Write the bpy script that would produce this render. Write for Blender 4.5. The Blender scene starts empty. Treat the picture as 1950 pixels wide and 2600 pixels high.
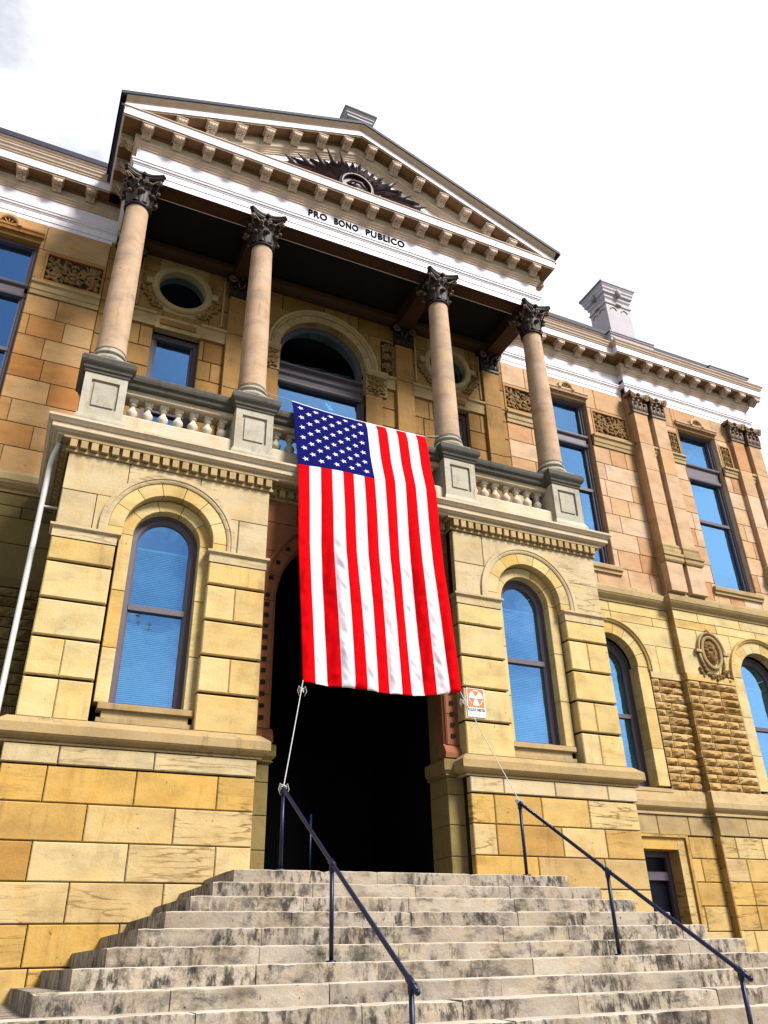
import bpy, bmesh, math, random
from mathutils import Vector, Matrix, noise
R = math.radians
rnd = random.Random(7)
scn = bpy.context.scene
COL = scn.collection

# ------------------------------------------------------------------ camera
CAMLOC = (-5.0743, -11.4483, -1.00475)
YAW, PITCH, ROLL, FPX = R(25.3669), R(29.3553), R(-1.4571), 2035.4
cd = bpy.data.cameras.new('camera'); cam = bpy.data.objects.new('camera', cd); COL.objects.link(cam)
f = Vector((math.sin(YAW)*math.cos(PITCH), math.cos(YAW)*math.cos(PITCH), math.sin(PITCH)))
r0 = Vector((math.cos(YAW), -math.sin(YAW), 0)); u0 = r0.cross(f)
c, s = math.cos(ROLL), math.sin(ROLL)
rr, uu = c*r0 + s*u0, -s*r0 + c*u0
M = Matrix((rr, uu, -f)).transposed().to_4x4(); M.translation = CAMLOC
cam.matrix_world = M
cd.sensor_fit = 'HORIZONTAL'; cd.sensor_width = 36; cd.lens = 36*FPX/1950
cd.clip_end = 3000; cd.clip_start = .05
scn.camera = cam

# ------------------------------------------------------------------ world, sun, exposure
SUN_EL, SUN_ROT = R(46), R(149)
w = bpy.data.worlds.new('World'); scn.world = w; w.use_nodes = True
nt = w.node_tree; nt.nodes.clear()
def N(t, typ, **k):
    n = t.nodes.new(typ)
    for a, b in k.items(): setattr(n, a, b)
    return n
sky = N(nt, 'ShaderNodeTexSky', sky_type='NISHITA', sun_disc=False, sun_elevation=SUN_EL, sun_rotation=SUN_ROT)
bg = N(nt, 'ShaderNodeBackground'); out = N(nt, 'ShaderNodeOutputWorld')
tc = N(nt, 'ShaderNodeTexCoord'); mp = N(nt, 'ShaderNodeMapping'); mp.inputs['Scale'].default_value = (1, 1, 2.0)
mp.inputs['Location'].default_value = (1.3, 2.4, .7)
ns = N(nt, 'ShaderNodeTexNoise'); ns.inputs['Scale'].default_value = 2.4; ns.inputs['Detail'].default_value = 7; ns.inputs['Roughness'].default_value = .56
sx = N(nt, 'ShaderNodeSeparateXYZ')
ma = N(nt, 'ShaderNodeMath', operation='MULTIPLY_ADD'); ma.inputs[1].default_value = .26      # the cloud bank lies behind the building
rp = N(nt, 'ShaderNodeValToRGB'); rp.color_ramp.elements[0].position = .40; rp.color_ramp.elements[1].position = .62
mx = N(nt, 'ShaderNodeMix', data_type='RGBA'); mx.inputs['B'].default_value = (14.5, 14.7, 15.2, 1)
L = nt.links.new
L(tc.outputs['Generated'], mp.inputs['Vector']); L(mp.outputs[0], ns.inputs['Vector'])
L(tc.outputs['Generated'], sx.inputs[0]); L(sx.outputs['Y'], ma.inputs[0]); L(ns.outputs['Fac'], ma.inputs[2])
hz = N(nt, 'ShaderNodeMapRange'); hz.inputs['From Min'].default_value = 0; hz.inputs['From Max'].default_value = .58   # paler towards the horizon
hz.inputs['To Min'].default_value = .56; hz.inputs['To Max'].default_value = 0
ad = N(nt, 'ShaderNodeMath', operation='ADD'); L(sx.outputs['Z'], hz.inputs[0]); L(ma.outputs[0], ad.inputs[0]); L(hz.outputs[0], ad.inputs[1])
# a small blue gap in the cloud, high on the left
gp = N(nt, 'ShaderNodeVectorMath', operation='DOT_PRODUCT'); gp.inputs[1].default_value = (-.195, .535, .822); L(tc.outputs['Generated'], gp.inputs[0])
gm_ = N(nt, 'ShaderNodeMapRange'); gm_.inputs['From Min'].default_value = .993; gm_.inputs['From Max'].default_value = 1.0; gm_.inputs['To Min'].default_value = 0; gm_.inputs['To Max'].default_value = -.10
sb = N(nt, 'ShaderNodeMath', operation='ADD'); L(gp.outputs['Value'], gm_.inputs[0]); L(ad.outputs[0], sb.inputs[0]); L(gm_.outputs[0], sb.inputs[1])
L(sb.outputs[0], rp.inputs[0]); L(rp.outputs[0], mx.inputs['Factor']); L(sky.outputs[0], mx.inputs['A'])
L(mx.outputs['Result'], bg.inputs[0]); bg.inputs[1].default_value = .043
L(bg.outputs[0], out.inputs[0])
sd = bpy.data.lights.new('sun', 'SUN'); sun = bpy.data.objects.new('sun', sd); COL.objects.link(sun)
sd.energy = 3.9; sd.angle = R(18); sd.color = (1, .97, .92)
az = SUN_ROT
sdir = Vector((math.sin(az)*math.cos(SUN_EL), math.cos(az)*math.cos(SUN_EL), math.sin(SUN_EL)))
sun.rotation_euler = sdir.to_track_quat('Z', 'Y').to_euler()
scn.view_settings.view_transform = 'Standard'; scn.view_settings.look = 'None'
scn.view_settings.gamma = 1; scn.view_settings.exposure = 1.1
scn.render.engine = 'CYCLES'
scn.cycles.max_bounces = 6; scn.cycles.diffuse_bounces = 1; scn.cycles.glossy_bounces = 3
scn.cycles.transparent_max_bounces = 8; scn.cycles.use_denoising = True

# ------------------------------------------------------------------ materials
def lin(v): v /= 255; return v/12.92 if v <= .04045 else ((v+.055)/1.055)**2.4
def A(r, g, b, k=.56): return (lin(r)*k, lin(g)*k, lin(b)*k)
def newmat(name):
    m = bpy.data.materials.new(name); m.use_nodes = True
    t = m.node_tree; p = t.nodes['Principled BSDF']
    return m, t, p
def noise_node(t, vec, scale, detail=4, rough=.55):
    n = N(t, 'ShaderNodeTexNoise'); n.inputs['Scale'].default_value = scale; n.inputs['Detail'].default_value = detail
    n.inputs['Roughness'].default_value = rough
    if vec is not None: t.links.new(vec, n.inputs['Vector'])
    return n
def mapping(t, vec, scale=(1, 1, 1), rot=(0, 0, 0), loc=(0, 0, 0)):
    m = N(t, 'ShaderNodeMapping'); m.inputs['Scale'].default_value = scale; m.inputs['Rotation'].default_value = rot; m.inputs['Location'].default_value = loc
    t.links.new(vec, m.inputs['Vector']); return m.outputs[0]
def ramp(t, fac, pts, interp='LINEAR'):
    n = N(t, 'ShaderNodeValToRGB'); cr = n.color_ramp; cr.interpolation = interp
    while len(cr.elements) < len(pts): cr.elements.new(.5)
    for e, (p, col) in zip(cr.elements, pts):
        e.position = p; e.color = (*col, 1) if not isinstance(col, (int, float)) else (col, col, col, 1)
    t.links.new(fac, n.inputs[0]); return n.outputs[0]
def mixc(t, fac, a, b, mode='MIX'):
    n = N(t, 'ShaderNodeMix', data_type='RGBA', blend_type=mode)
    for k, v in (('Factor', fac), ('A', a), ('B', b)):
        i = n.inputs[k]
        if isinstance(v, (int, float)): i.default_value = v
        elif isinstance(v, tuple): i.default_value = (*v, 1)
        else: t.links.new(v, i)
    return n.outputs['Result']
def bumped(t, p, hgt, strength, dist=.02):
    b = N(t, 'ShaderNodeBump'); b.inputs['Strength'].default_value = strength; b.inputs['Distance'].default_value = dist
    t.links.new(hgt, b.inputs['Height']); t.links.new(b.outputs[0], p.inputs['Normal'])
def coords(t):
    """object coordinates shifted by a per-object random, so copies differ"""
    tc = N(t, 'ShaderNodeTexCoord'); oi = N(t, 'ShaderNodeObjectInfo')
    m = N(t, 'ShaderNodeVectorMath', operation='MULTIPLY_ADD')
    m.inputs[1].default_value = (17, 9, 13); t.links.new(oi.outputs['Random'], m.inputs[0]); t.links.new(tc.outputs['Object'], m.inputs[2])
    return m.outputs[0]

def stone(name, tones, vein=.0, veincol=A(150, 120, 70), stain=.0, staincol=(.02, .014, .01), pits=.5, bump=.5, mott=.22, rough=.88, soot=0., grain=55, heavy=False):
    m, t, p = newmat(name); v = coords(t)
    at = N(t, 'ShaderNodeAttribute', attribute_name='blk')
    k = len(tones)
    base = ramp(t, at.outputs['Fac'], [((i+.0)/max(1, k-1)*.98+.01, tones[i]) for i in range(k)])
    # broad mottling inside each block
    sh = N(t, 'ShaderNodeVectorMath', operation='MULTIPLY_ADD'); sh.inputs[1].default_value = (31, 23, 41)
    t.links.new(at.outputs['Fac'], sh.inputs[0]); t.links.new(v, sh.inputs[2]); vb = sh.outputs[0]
    n1 = noise_node(t, mapping(t, vb, (1.3, 1.3, 2.4)), 1.4, 5)
    m1 = ramp(t, n1.outputs['Fac'], [(.25, 1-mott), (.5, 1.0), (.75, 1+mott*.5)])
    col = mixc(t, 1.0, base, m1, 'MULTIPLY')
    n1b = noise_node(t, vb, 3.3, 6, .65)
    warm = ramp(t, n1b.outputs['Fac'], [(.3, (1.0, .88, .68)), (.55, (1, 1, 1)), (.8, (1.0, 1.0, 1.05))])
    col = mixc(t, .75, col, mixc(t, 1.0, col, warm, 'MULTIPLY'))
    n2 = noise_node(t, v, grain, 3, .7)
    g = ramp(t, n2.outputs['Fac'], [(.2, .8), (.5, 1.0), (.8, 1.12)])
    col = mixc(t, .8, col, mixc(t, 1.0, col, g, 'MULTIPLY'))
    if vein:
        vv = mapping(t, vb, (1.0, 1.0, 9), (0, R(-52), 0))
        nv = noise_node(t, vv, 1.0, 4, .5)
        nk = noise_node(t, mapping(t, vb, (1.5, 1.5, 1.5), (0, 0, 0), (5, 2, 8)), 1.0, 2)
        vm = mixc(t, 1.0, ramp(t, nv.outputs['Fac'], [(.47, 0), (.505, 1), (.54, 0)]), ramp(t, nk.outputs['Fac'], [(.42, .12), (.6, 1)]), 'MULTIPLY')
        sel = N(t, 'ShaderNodeMath', operation='FRACT'); mu = N(t, 'ShaderNodeMath', operation='MULTIPLY'); mu.inputs[1].default_value = 7.31
        t.links.new(at.outputs['Fac'], mu.inputs[0]); t.links.new(mu.outputs[0], sel.inputs[0])
        sm = ramp(t, sel.outputs[0], [(.45, 0), (.6, vein)])
        fm = mixc(t, 1.0, vm, sm, 'MULTIPLY')
        col = mixc(t, fm, col, veincol)
    if pits:
        np_ = noise_node(t, v, 16, 2, .5)
        pm = ramp(t, np_.outputs['Fac'], [(.24, pits), (.29, 0)])
        col = mixc(t, pm, col, A(70, 45, 25))
    if stain:
        ns_ = noise_node(t, mapping(t, v, (10, 10, 4.2) if heavy else (7, 7, 1.1)), 1.0, 7, .72)
        nl = noise_node(t, mapping(t, v, (.55, .55, .9)), 1.6, 3)
        a = ramp(t, ns_.outputs['Fac'], [(.465, 0), (.58, 1)] if heavy else [(.5, 0), (.68, 1)]); b = ramp(t, nl.outputs['Fac'], [(.42, 0), (.55, 1)] if heavy else [(.45, 0), (.62, 1)])
        fm = mixc(t, 1.0, a, b, 'MULTIPLY'); fm = mixc(t, 1.0, fm, (stain,)*3, 'MULTIPLY')
        col = mixc(t, fm, col, staincol)
    if soot:
        n5 = noise_node(t, mapping(t, v, (1.0, 1.0, 2.0)), 2.2, 8, .72)
        a = ramp(t, n5.outputs['Fac'], [(.52, 0), (.66, soot)]); col = mixc(t, a, col, staincol)
    t.links.new(col, p.inputs['Base Color']); p.inputs['Roughness'].default_value = rough
    p.inputs['Specular IOR Level'].default_value = .25
    nb = noise_node(t, v, 22, 6, .7)
    bumped(t, p, nb.outputs['Fac'], bump, .012)
    return m

def plain(name, col, rough=.6, var=.12, scale=8, metal=0, spec=.4, bump=0, dirt=0, dirtcol=(.03, .025, .03)):
    m, t, p = newmat(name); v = coords(t)
    n = noise_node(t, v, scale, 5, .6)
    g = ramp(t, n.outputs['Fac'], [(.25, 1-var), (.75, 1+var)])
    cc = mixc(t, 1.0, col, g, 'MULTIPLY')
    if dirt:
        n3 = noise_node(t, mapping(t, v, (5, 5, 1.2)), 1.3, 7, .7)
        cc = mixc(t, ramp(t, n3.outputs['Fac'], [(.5, 0), (.75, dirt)]), cc, dirtcol)
    t.links.new(cc, p.inputs['Base Color']); p.inputs['Roughness'].default_value = rough; p.inputs['Metallic'].default_value = metal
    p.inputs['Specular IOR Level'].default_value = spec
    if bump: bumped(t, p, noise_node(t, v, 30, 5, .65).outputs['Fac'], bump, .01)
    return m

MT = {}
MT['buff'] = stone('buff_sandstone', [A(226, 192, 122), A(236, 206, 138), A(240, 214, 152), A(232, 208, 154), A(228, 188, 108)], vein=.3, pits=.5, stain=.35, staincol=A(120, 84, 44), mott=.28)
MT['pale'] = stone('pale_veined_stone', [A(220, 198, 152), A(230, 208, 168), A(224, 200, 156)], vein=.8, veincol=A(140, 112, 72), pits=.4, stain=.35, staincol=A(120, 92, 54))
MT['gold'] = stone('golden_base_stone', [A(208, 168, 96), A(226, 182, 98), A(228, 196, 132), A(234, 208, 152), A(190, 140, 66), A(228, 190, 118)], vein=.8, veincol=A(110, 80, 40), pits=.6, stain=.4, staincol=A(110, 72, 32), mott=.3)
MT['tan'] = stone('tan_upper_stone', [A(196, 128, 62), A(214, 160, 98), A(218, 176, 124), A(206, 150, 88), A(190, 118, 46), A(222, 180, 128)], vein=.2, pits=.6, mott=.3)
MT['peach_flare'] = stone('peach_flare_stone', [A(214, 166, 120), A(232, 194, 156), A(236, 204, 172), A(228, 182, 136), A(206, 146, 96), A(238, 208, 178)], vein=.2, pits=.6, mott=.28)  # tan stone lightened and pinkened to paint lens flare into the colour
MT['loggia'] = stone('ochre_loggia_stone', [A(176, 132, 72), A(186, 144, 86), A(160, 116, 56)], pits=.4, stain=.6, staincol=A(60, 40, 18))
MT['olive'] = stone('olive_dark_stone', [A(140, 122, 72), A(156, 136, 84), A(128, 108, 62)], pits=.4, stain=.4)  # darker olive tones for the left wing, porch flanks and door jambs
MT['rock'] = stone('rock_faced_stone', [A(190, 150, 88), A(208, 168, 104), A(220, 184, 124), A(178, 138, 78)], pits=.3, mott=.3, bump=.7)
MT['red'] = stone('reddish_arch_stone', [A(158, 100, 66), A(172, 112, 76)], pits=.2)
MT['trim'] = stone('weathered_trim_stone', [A(192, 164, 116), A(208, 180, 132)], stain=.5, staincol=A(60, 50, 34), pits=.3)
MT['ledge'] = stone('pale_ledge_stone', [A(240, 222, 196), A(232, 208, 172)], stain=.35, staincol=A(150, 110, 60), pits=.2)
MT['balu'] = stone('pale_baluster_stone', [A(244, 230, 212), A(248, 236, 220)], stain=.25, staincol=A(150, 120, 80), pits=.2)
MT['grey'] = stone('grey_weathered_stone', [A(200, 192, 174), A(212, 204, 186)], stain=.7, staincol=A(70, 62, 52), pits=.4)
MT['dkgrey'] = stone('dark_grey_moulding', [A(92, 90, 84), A(104, 100, 92)], stain=.7, staincol=A(38, 34, 32), pits=.3)
MT['shaft'] = stone('pink_tan_column_stone', [A(214, 182, 152), A(220, 188, 158)], stain=.55, staincol=A(160, 112, 64), pits=.8, mott=.35)
MT['step'] = stone('grey_step_stone', [A(190, 176, 158), A(202, 188, 168), A(178, 164, 148), A(196, 182, 164)], stain=.9, staincol=(.014, .011, .01), pits=.9, bump=.9, mott=.4, soot=.8, grain=80, heavy=True)
MT['sunlit'] = stone('sunlit_step_edge', [A(220, 208, 192), A(228, 216, 200)], pits=.3, stain=.4, staincol=A(90, 80, 72), bump=.5)  # sunlit tread tops painted in as a lighter nosing tone
MT['relief'] = stone('carved_brown_stone', [A(150, 116, 70), A(164, 128, 80)], stain=.4, staincol=A(40, 28, 14), pits=.3)
MT['reliefbg'] = stone('shaded_carved_ground', [A(66, 46, 26), A(78, 54, 32)], pits=.2)  # dark backing paints crevice shade between the carved leaves
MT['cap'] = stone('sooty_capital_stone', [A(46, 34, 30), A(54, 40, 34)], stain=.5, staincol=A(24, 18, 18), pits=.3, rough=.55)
MT['mortar'] = plain('dark_mortar', A(20, 12, 6), .95)
MT['chim'] = plain('lilac_chimney_stone', A(214, 204, 212), .8, .1, 3, dirt=.25, dirtcol=A(170, 150, 150), bump=.2)
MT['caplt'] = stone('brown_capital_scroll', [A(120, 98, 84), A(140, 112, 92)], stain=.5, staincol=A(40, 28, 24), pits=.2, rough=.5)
MT['white'] = plain('lilac_white_paint', (.70, .635, .69), .6, .05, 3, dirt=.3, dirtcol=(.40, .32, .27))
MT['bright'] = plain('shade_lifted_white', (.82, .78, .81), .6, .04, 3)  # white brightened in the colour to offset shade under the raking cornice
MT['cream'] = plain('cream_cornice_paint', A(236, 206, 178), .65, .1, 5, dirt=.35, dirtcol=A(150, 110, 70))
MT['soffit'] = plain('brown_soffit_paint', A(146, 104, 62), .75, .25, 3, dirt=.6, dirtcol=A(70, 44, 26))
MT['ceil'] = plain('shade_dark_ceiling', (.003, .0022, .0018), .85, .3, 3)  # near-black colour stands in for the deep shade under the portico
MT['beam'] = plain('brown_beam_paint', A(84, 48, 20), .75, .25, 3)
MT['dark'] = plain('painted_shade_interior', (.0025, .0025, .003), .95, .1, spec=.05)  # near-black colour paints in the shade of doorway and unlit rooms
MT['frame'] = plain('mauve_grey_frame_paint', A(104, 92, 104), .55, .1, 8, dirt=.3)
MT['roof'] = plain('navy_slate_roof', (.005, .006, .024), .7, .3, 6)
MT['lead'] = plain('blue_lead_gutter', (.014, .018, .06), .4, .3, 4)
MT['maroon'] = plain('maroon_painted_carving', (.030, .009, .010), .5, .5, 9)
MT['iron'] = plain('dark_blue_rail_paint', (.0015, .004, .026), .4, .35, 14, spec=.3, dirt=.15, dirtcol=(.01, .02, .06))
MT['letter'] = plain('bronze_letter', (.006, .005, .004), .9, .2, spec=.05)
MT['pipe'] = plain('white_downpipe_paint', (.62, .58, .56), .5, .06, 6, dirt=.2, dirtcol=(.3, .25, .2))
MT['rope'] = plain('white_cord', (.50, .48, .46), .9, .15, 60)
MT['blind'] = plain('pale_window_blind', (.80, .80, .80), .6, .03)
MT['blackp'] = plain('black_sticker', (.008, .008, .01), .5, .1)
MT['so'] = plain('sign_orange', (.55, .13, .015), .45, .08)
MT['sw'] = plain('sign_white', (.62, .62, .64), .45, .05)
MT['conc'] = plain('concrete_walk', A(120, 116, 108), .9, .2, 2, bump=.3)
MT['grass'] = plain('lawn_grass', (.05, .07, .025), .95, .4, 5, bump=.5)

def cloth(name, col):
    m, t, p = newmat(name); v = coords(t)
    n = noise_node(t, mapping(t, v, (300, 300, 300)), 1, 2)
    t.links.new(mixc(t, 1.0, col, ramp(t, n.outputs['Fac'], [(.3, .93), (.7, 1.05)]), 'MULTIPLY'), p.inputs['Base Color'])
    p.inputs['Roughness'].default_value = .9; p.inputs['Specular IOR Level'].default_value = .04
    return m
MT['fred'] = cloth('flag_red', (.42, .0, .002)); MT['fwhite'] = cloth('flag_white', (.53, .515, .56)); MT['fblue'] = cloth('flag_blue', (.003, .004, .072))

def glassmat():
    m = bpy.data.materials.new('window_glass'); m.use_nodes = True; t = m.node_tree; t.nodes.clear()
    o = N(t, 'ShaderNodeOutputMaterial'); mixs = N(t, 'ShaderNodeMixShader'); tr = N(t, 'ShaderNodeBsdfTransparent'); gl = N(t, 'ShaderNodeBsdfGlossy')
    gl.inputs['Color'].default_value = (.30, .60, 1.0, 1); gl.inputs['Roughness'].default_value = .015
    tr.inputs['Color'].default_value = (.66, .92, .98, 1)
    lw = N(t, 'ShaderNodeLayerWeight'); lw.inputs['Blend'].default_value = .35
    fr = ramp(t, lw.outputs['Facing'], [(0, .36), (1, .95)])
    t.links.new(fr, mixs.inputs[0]); t.links.new(tr.outputs[0], mixs.inputs[1]); t.links.new(gl.outputs[0], mixs.inputs[2])
    tcn = N(t, 'ShaderNodeTexCoord'); nn = noise_node(t, tcn.outputs['Object'], 1.7, 2)
    b = N(t, 'ShaderNodeBump'); b.inputs['Strength'].default_value = .10; b.inputs['Distance'].default_value = .05
    t.links.new(nn.outputs['Fac'], b.inputs['Height']); t.links.new(b.outputs[0], gl.inputs['Normal'])
    t.links.new(mixs.outputs[0], o.inputs[0]); return m
MT['glass'] = glassmat()
MT['dimglass'] = plain('dark_reflection_glass', (.004, .004, .008), .35, .3, 4, spec=.12)  # plain dark colour stands in for dark reflections in the low panes

# ------------------------------------------------------------------ mesh builder
class MB:
    def __init__(s): s.v = []; s.f = []; s.m = []; s.r = []; s.s = []
    def add(s, vs, fs, m=0, r=None, sm=False):
        o = len(s.v); s.v += [tuple(x) for x in vs]
        if r is None: r = rnd.random()
        for q in fs:
            s.f.append(tuple(o+i for i in q)); s.m.append(m); s.r.append(r); s.s.append(sm)
    def box(s, x0, x1, y0, y1, z0, z1, m=0, r=None):
        if x0 > x1: x0, x1 = x1, x0
        if y0 > y1: y0, y1 = y1, y0
        v = [(x, y, z) for z in (z0, z1) for y in (y0, y1) for x in (x0, x1)]
        s.add(v, [(0, 2, 3, 1), (4, 5, 7, 6), (0, 1, 5, 4), (2, 6, 7, 3), (0, 4, 6, 2), (1, 3, 7, 5)], m, r)
    def block(s, x0, x1, z0, z1, y, d=.12, b=.010, m=0, r=None):
        """wall block, chamfered front edges, front at y, back at y+d"""
        if x0 > x1: x0, x1 = x1, x0
        b = min(b, (x1-x0)*.3, (z1-z0)*.3)
        v = [(x0+b, y, z0+b), (x1-b, y, z0+b), (x1-b, y, z1-b), (x0+b, y, z1-b), (x0, y+b, z0), (x1, y+b, z0), (x1, y+b, z1), (x0, y+b, z1),
             (x0, y+d, z0), (x1, y+d, z0), (x1, y+d, z1), (x0, y+d, z1)]
        s.add(v, [(0, 1, 2, 3)] + [(4+i, 4+(i+1) % 4, (i+1) % 4, i) for i in range(4)] + [(8+i, 8+(i+1) % 4, 4+(i+1) % 4, 4+i) for i in range(4)], m, r)
    def prism(s, poly, y0, y1, m=0, r=None, back=True):
        n = len(poly); v = [(x, y0, z) for x, z in poly] + [(x, y1, z) for x, z in poly]
        fs = [tuple(range(n))] + [(i, (i+1) % n, n+(i+1) % n, n+i) for i in range(n)]
        if back: fs.append(tuple(range(2*n-1, n-1, -1)))
        s.add(v, fs, m, r)
    def sweep(s, path, prof, m=0, r=None, cap=True, closed=False):
        P = [Vector(p) for p in path]; n = len(P); offs = []
        for i in range(n):
            a = P[i]-P[i-1] if (i > 0 or closed) else None
            b = P[(i+1) % n]-P[i] if (i < n-1 or closed) else None
            na = Vector((a.y, -a.x)).normalized() if a else None; nb = Vector((b.y, -b.x)).normalized() if b else None
            if na is None: o = nb
            elif nb is None: o = na
            else: o = (na+nb)/(1+na.dot(nb))
            offs.append(o)
        k = len(prof); v = []
        for p, o in zip(P, offs):
            for d, z in prof: v.append((p.x+o.x*d, p.y+o.y*d, z))
        fs = []
        for i in range(n if closed else n-1):
            j = (i+1) % n
            for q in range(k-1): fs.append((i*k+q, j*k+q, j*k+q+1, i*k+q+1))
        if cap and not closed: fs += [tuple(range(k)), tuple(range((n-1)*k+k-1, (n-1)*k-1, -1))]
        s.add(v, fs, m, r)
    def extr(s, prof, x0, x1, m=0, r=None):
        """profile of (y,z) run along x"""
        k = len(prof); v = [(x0, y, z) for y, z in prof]+[(x1, y, z) for y, z in prof]
        s.add(v, [(q, q+1, k+q+1, k+q) for q in range(k-1)]+[tuple(range(k)), tuple(range(2*k-1, k-1, -1))], m, r)
    def arc(s, cx, cz, prof, a0=0, a1=math.pi, n=24, stilt=None, m=0, r=None, sm=False, cap=True):
        """profile of (radius,y) swept round an arch, straight down to z=stilt at both ends"""
        st = [((cx, cz), a0+(a1-a0)*i/n) for i in range(n+1)]
        if stilt is not None: st = [((cx, stilt), a0)]+st+[((cx, stilt), a1)]
        k = len(prof); v = [(o[0]+rd*math.cos(a), y, o[1]+rd*math.sin(a)) for o, a in st for rd, y in prof]
        fs = [(i*k+q, i*k+q+1, (i+1)*k+q+1, (i+1)*k+q) for i in range(len(st)-1) for q in range(k-1)]
        if cap: fs += [tuple(range(k)), tuple(range(len(v)-1, len(v)-k-1, -1))]
        s.add(v, fs, m, r, sm)
    def voussoirs(s, cx, cz, r0_, r1, a0, a1, n, yf, d=.1, gap=.006, m=0, seg=5):
        for i in range(n):
            g = gap/r1; b0 = a0+(a1-a0)*i/n+g; b1 = a0+(a1-a0)*(i+1)/n-g
            s.arc(cx, cz, [(r0_, yf+d), (r0_, yf+.008), (r0_+.008, yf), (r1-.008, yf), (r1, yf+.008), (r1, yf+d)], b0, b1, seg, None, m)
    def lathe(s, cx, cy, prof, n=24, m=0, r=None, sm=True):
        k = len(prof); v = [(cx+rd*math.cos(2*math.pi*i/n), cy+rd*math.sin(2*math.pi*i/n), z) for i in range(n) for rd, z in prof]
        fs = [(i*k+q, ((i+1) % n)*k+q, ((i+1) % n)*k+q+1, i*k+q+1) for i in range(n) for q in range(k-1)]
        s.add(v, fs, m, r, sm)
    def tube(s, pts, rad, n=6, m=0, r=None, sm=True):
        P = [Vector(p) for p in pts]; K = len(P); v = []
        if isinstance(rad, (int, float)): rad = [rad]*K
        up = None
        for i in range(K):
            d = (P[min(i+1, K-1)]-P[max(i-1, 0)]).normalized()
            if up is None: up = d.orthogonal().normalized()
            up = (up - d*up.dot(d)).normalized(); sd_ = d.cross(up)
            for j in range(n):
                a = 2*math.pi*j/n; v.append(P[i]+(up*math.cos(a)+sd_*math.sin(a))*rad[i])
        fs = [(i*n+j, i*n+(j+1) % n, (i+1)*n+(j+1) % n, (i+1)*n+j) for i in range(K-1) for j in range(n)]
        fs += [tuple(range(n-1, -1, -1)), tuple(range((K-1)*n, K*n))]
        s.add(v, fs, m, r, sm)
    def blob(s, c, rx, ry, rz, rot=0, m=0, r=None, nu=7, nv=5):
        """small ellipsoid, turned by rot in the xz plane"""
        cs, sn = math.cos(rot), math.sin(rot); v = [(0, 0, 1)]
        for i in range(1, nv):
            t = math.pi*i/nv
            for j in range(nu):
                a = 2*math.pi*j/nu; v.append((math.sin(t)*math.cos(a), math.sin(t)*math.sin(a), math.cos(t)))
        v.append((0, 0, -1)); e = len(v)-1
        fs = [(0, 1+j, 1+(j+1) % nu) for j in range(nu)]
        for i in range(nv-2): fs += [(1+i*nu+j, 1+(i+1)*nu+j, 1+(i+1)*nu+(j+1) % nu, 1+i*nu+(j+1) % nu) for j in range(nu)]
        fs += [(e, 1+(nv-2)*nu+(j+1) % nu, 1+(nv-2)*nu+j) for j in range(nu)]
        v = [(x*rx, y*ry, z*rz) for x, y, z in v]
        v = [(c[0]+x*cs+z*sn, c[1]+y, c[2]-x*sn+z*cs) for x, y, z in v]
        s.add(v, fs, m, r, True)
    # ---- ashlar
    def ashlar(s, x0, x1, rows, y, ln=(.8, 1.2), gap=.013, b=.012, holes=(), circ=(), m=0, mort=1, d=.12, jog=.003):
        """courses of blocks between the z values of rows, cut round rectangular holes (x0,x1,z0,z1) and arched holes (cx,cz,r)"""
        if x0 > x1: x0, x1 = x1, x0
        for z0, z1 in zip(rows, rows[1:]):
            x = x0; first = True
            while x < x1-1e-4:
                l = rnd.uniform(*ln)*(rnd.uniform(.35, 1) if first else 1); first = False
                xe = x+l
                if x1-xe < ln[0]*.45: xe = x1
                s.cutblock(x+gap/2, xe-gap/2, z0+gap/2, z1-gap/2, y+rnd.uniform(0, jog), d, b, holes, circ, m)
                x = xe
    def cutblock(s, x0, x1, z0, z1, y, d, b, holes, circ, m):
        R_ = [(x0, x1, z0, z1)]
        for hx0, hx1, hz0, hz1 in holes:
            o = []
            for a0, a1, c0, c1 in R_:
                if hx1 <= a0 or hx0 >= a1 or hz1 <= c0 or hz0 >= c1: o.append((a0, a1, c0, c1)); continue
                if hx0 > a0: o.append((a0, hx0, c0, c1))
                if hx1 < a1: o.append((hx1, a1, c0, c1))
                if hz0 > c0: o.append((max(a0, hx0), min(a1, hx1), c0, hz0))
                if hz1 < c1: o.append((max(a0, hx0), min(a1, hx1), hz1, c1))
            R_ = o
        rv = rnd.random()
        for a0, a1, c0, c1 in R_:
            if a1-a0 < .012 or c1-c0 < .012: continue
            hit = None
            for cx, cz, r in circ:
                if a1 > cx-r and a0 < cx+r and c0 < cz+r: hit = (cx, cz, r)
            if not hit: s.block(a0, a1, c0, c1, y, d, b, m, rv); continue
            cx, cz, r = hit
            for sg in (-1, 1):
                p0, p1 = (a0, min(a1, cx)) if sg < 0 else (max(a0, cx), a1)
                if p1-p0 < .012: continue
                far = p0 if sg < 0 else p1; near = p1 if sg < 0 else p0
                pts = []; K = 14
                for i in range(K+1):
                    z = c0+(c1-c0)*i/K
                    h = r if z < cz else (math.sqrt(max(0, r*r-(z-cz)**2)) if z < cz+r else 0)
                    xl = cx+sg*h
                    xn = min(near, xl) if sg < 0 else max(near, xl)
                    if (xn-far)*sg < -.004: pts.append((xn, z))
                if len(pts) < 2: continue
                poly = [(far, pts[0][1])]+pts+[(far, pts[-1][1])]
                s.prism(poly, y, y+d, m, rv, back=False)
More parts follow.
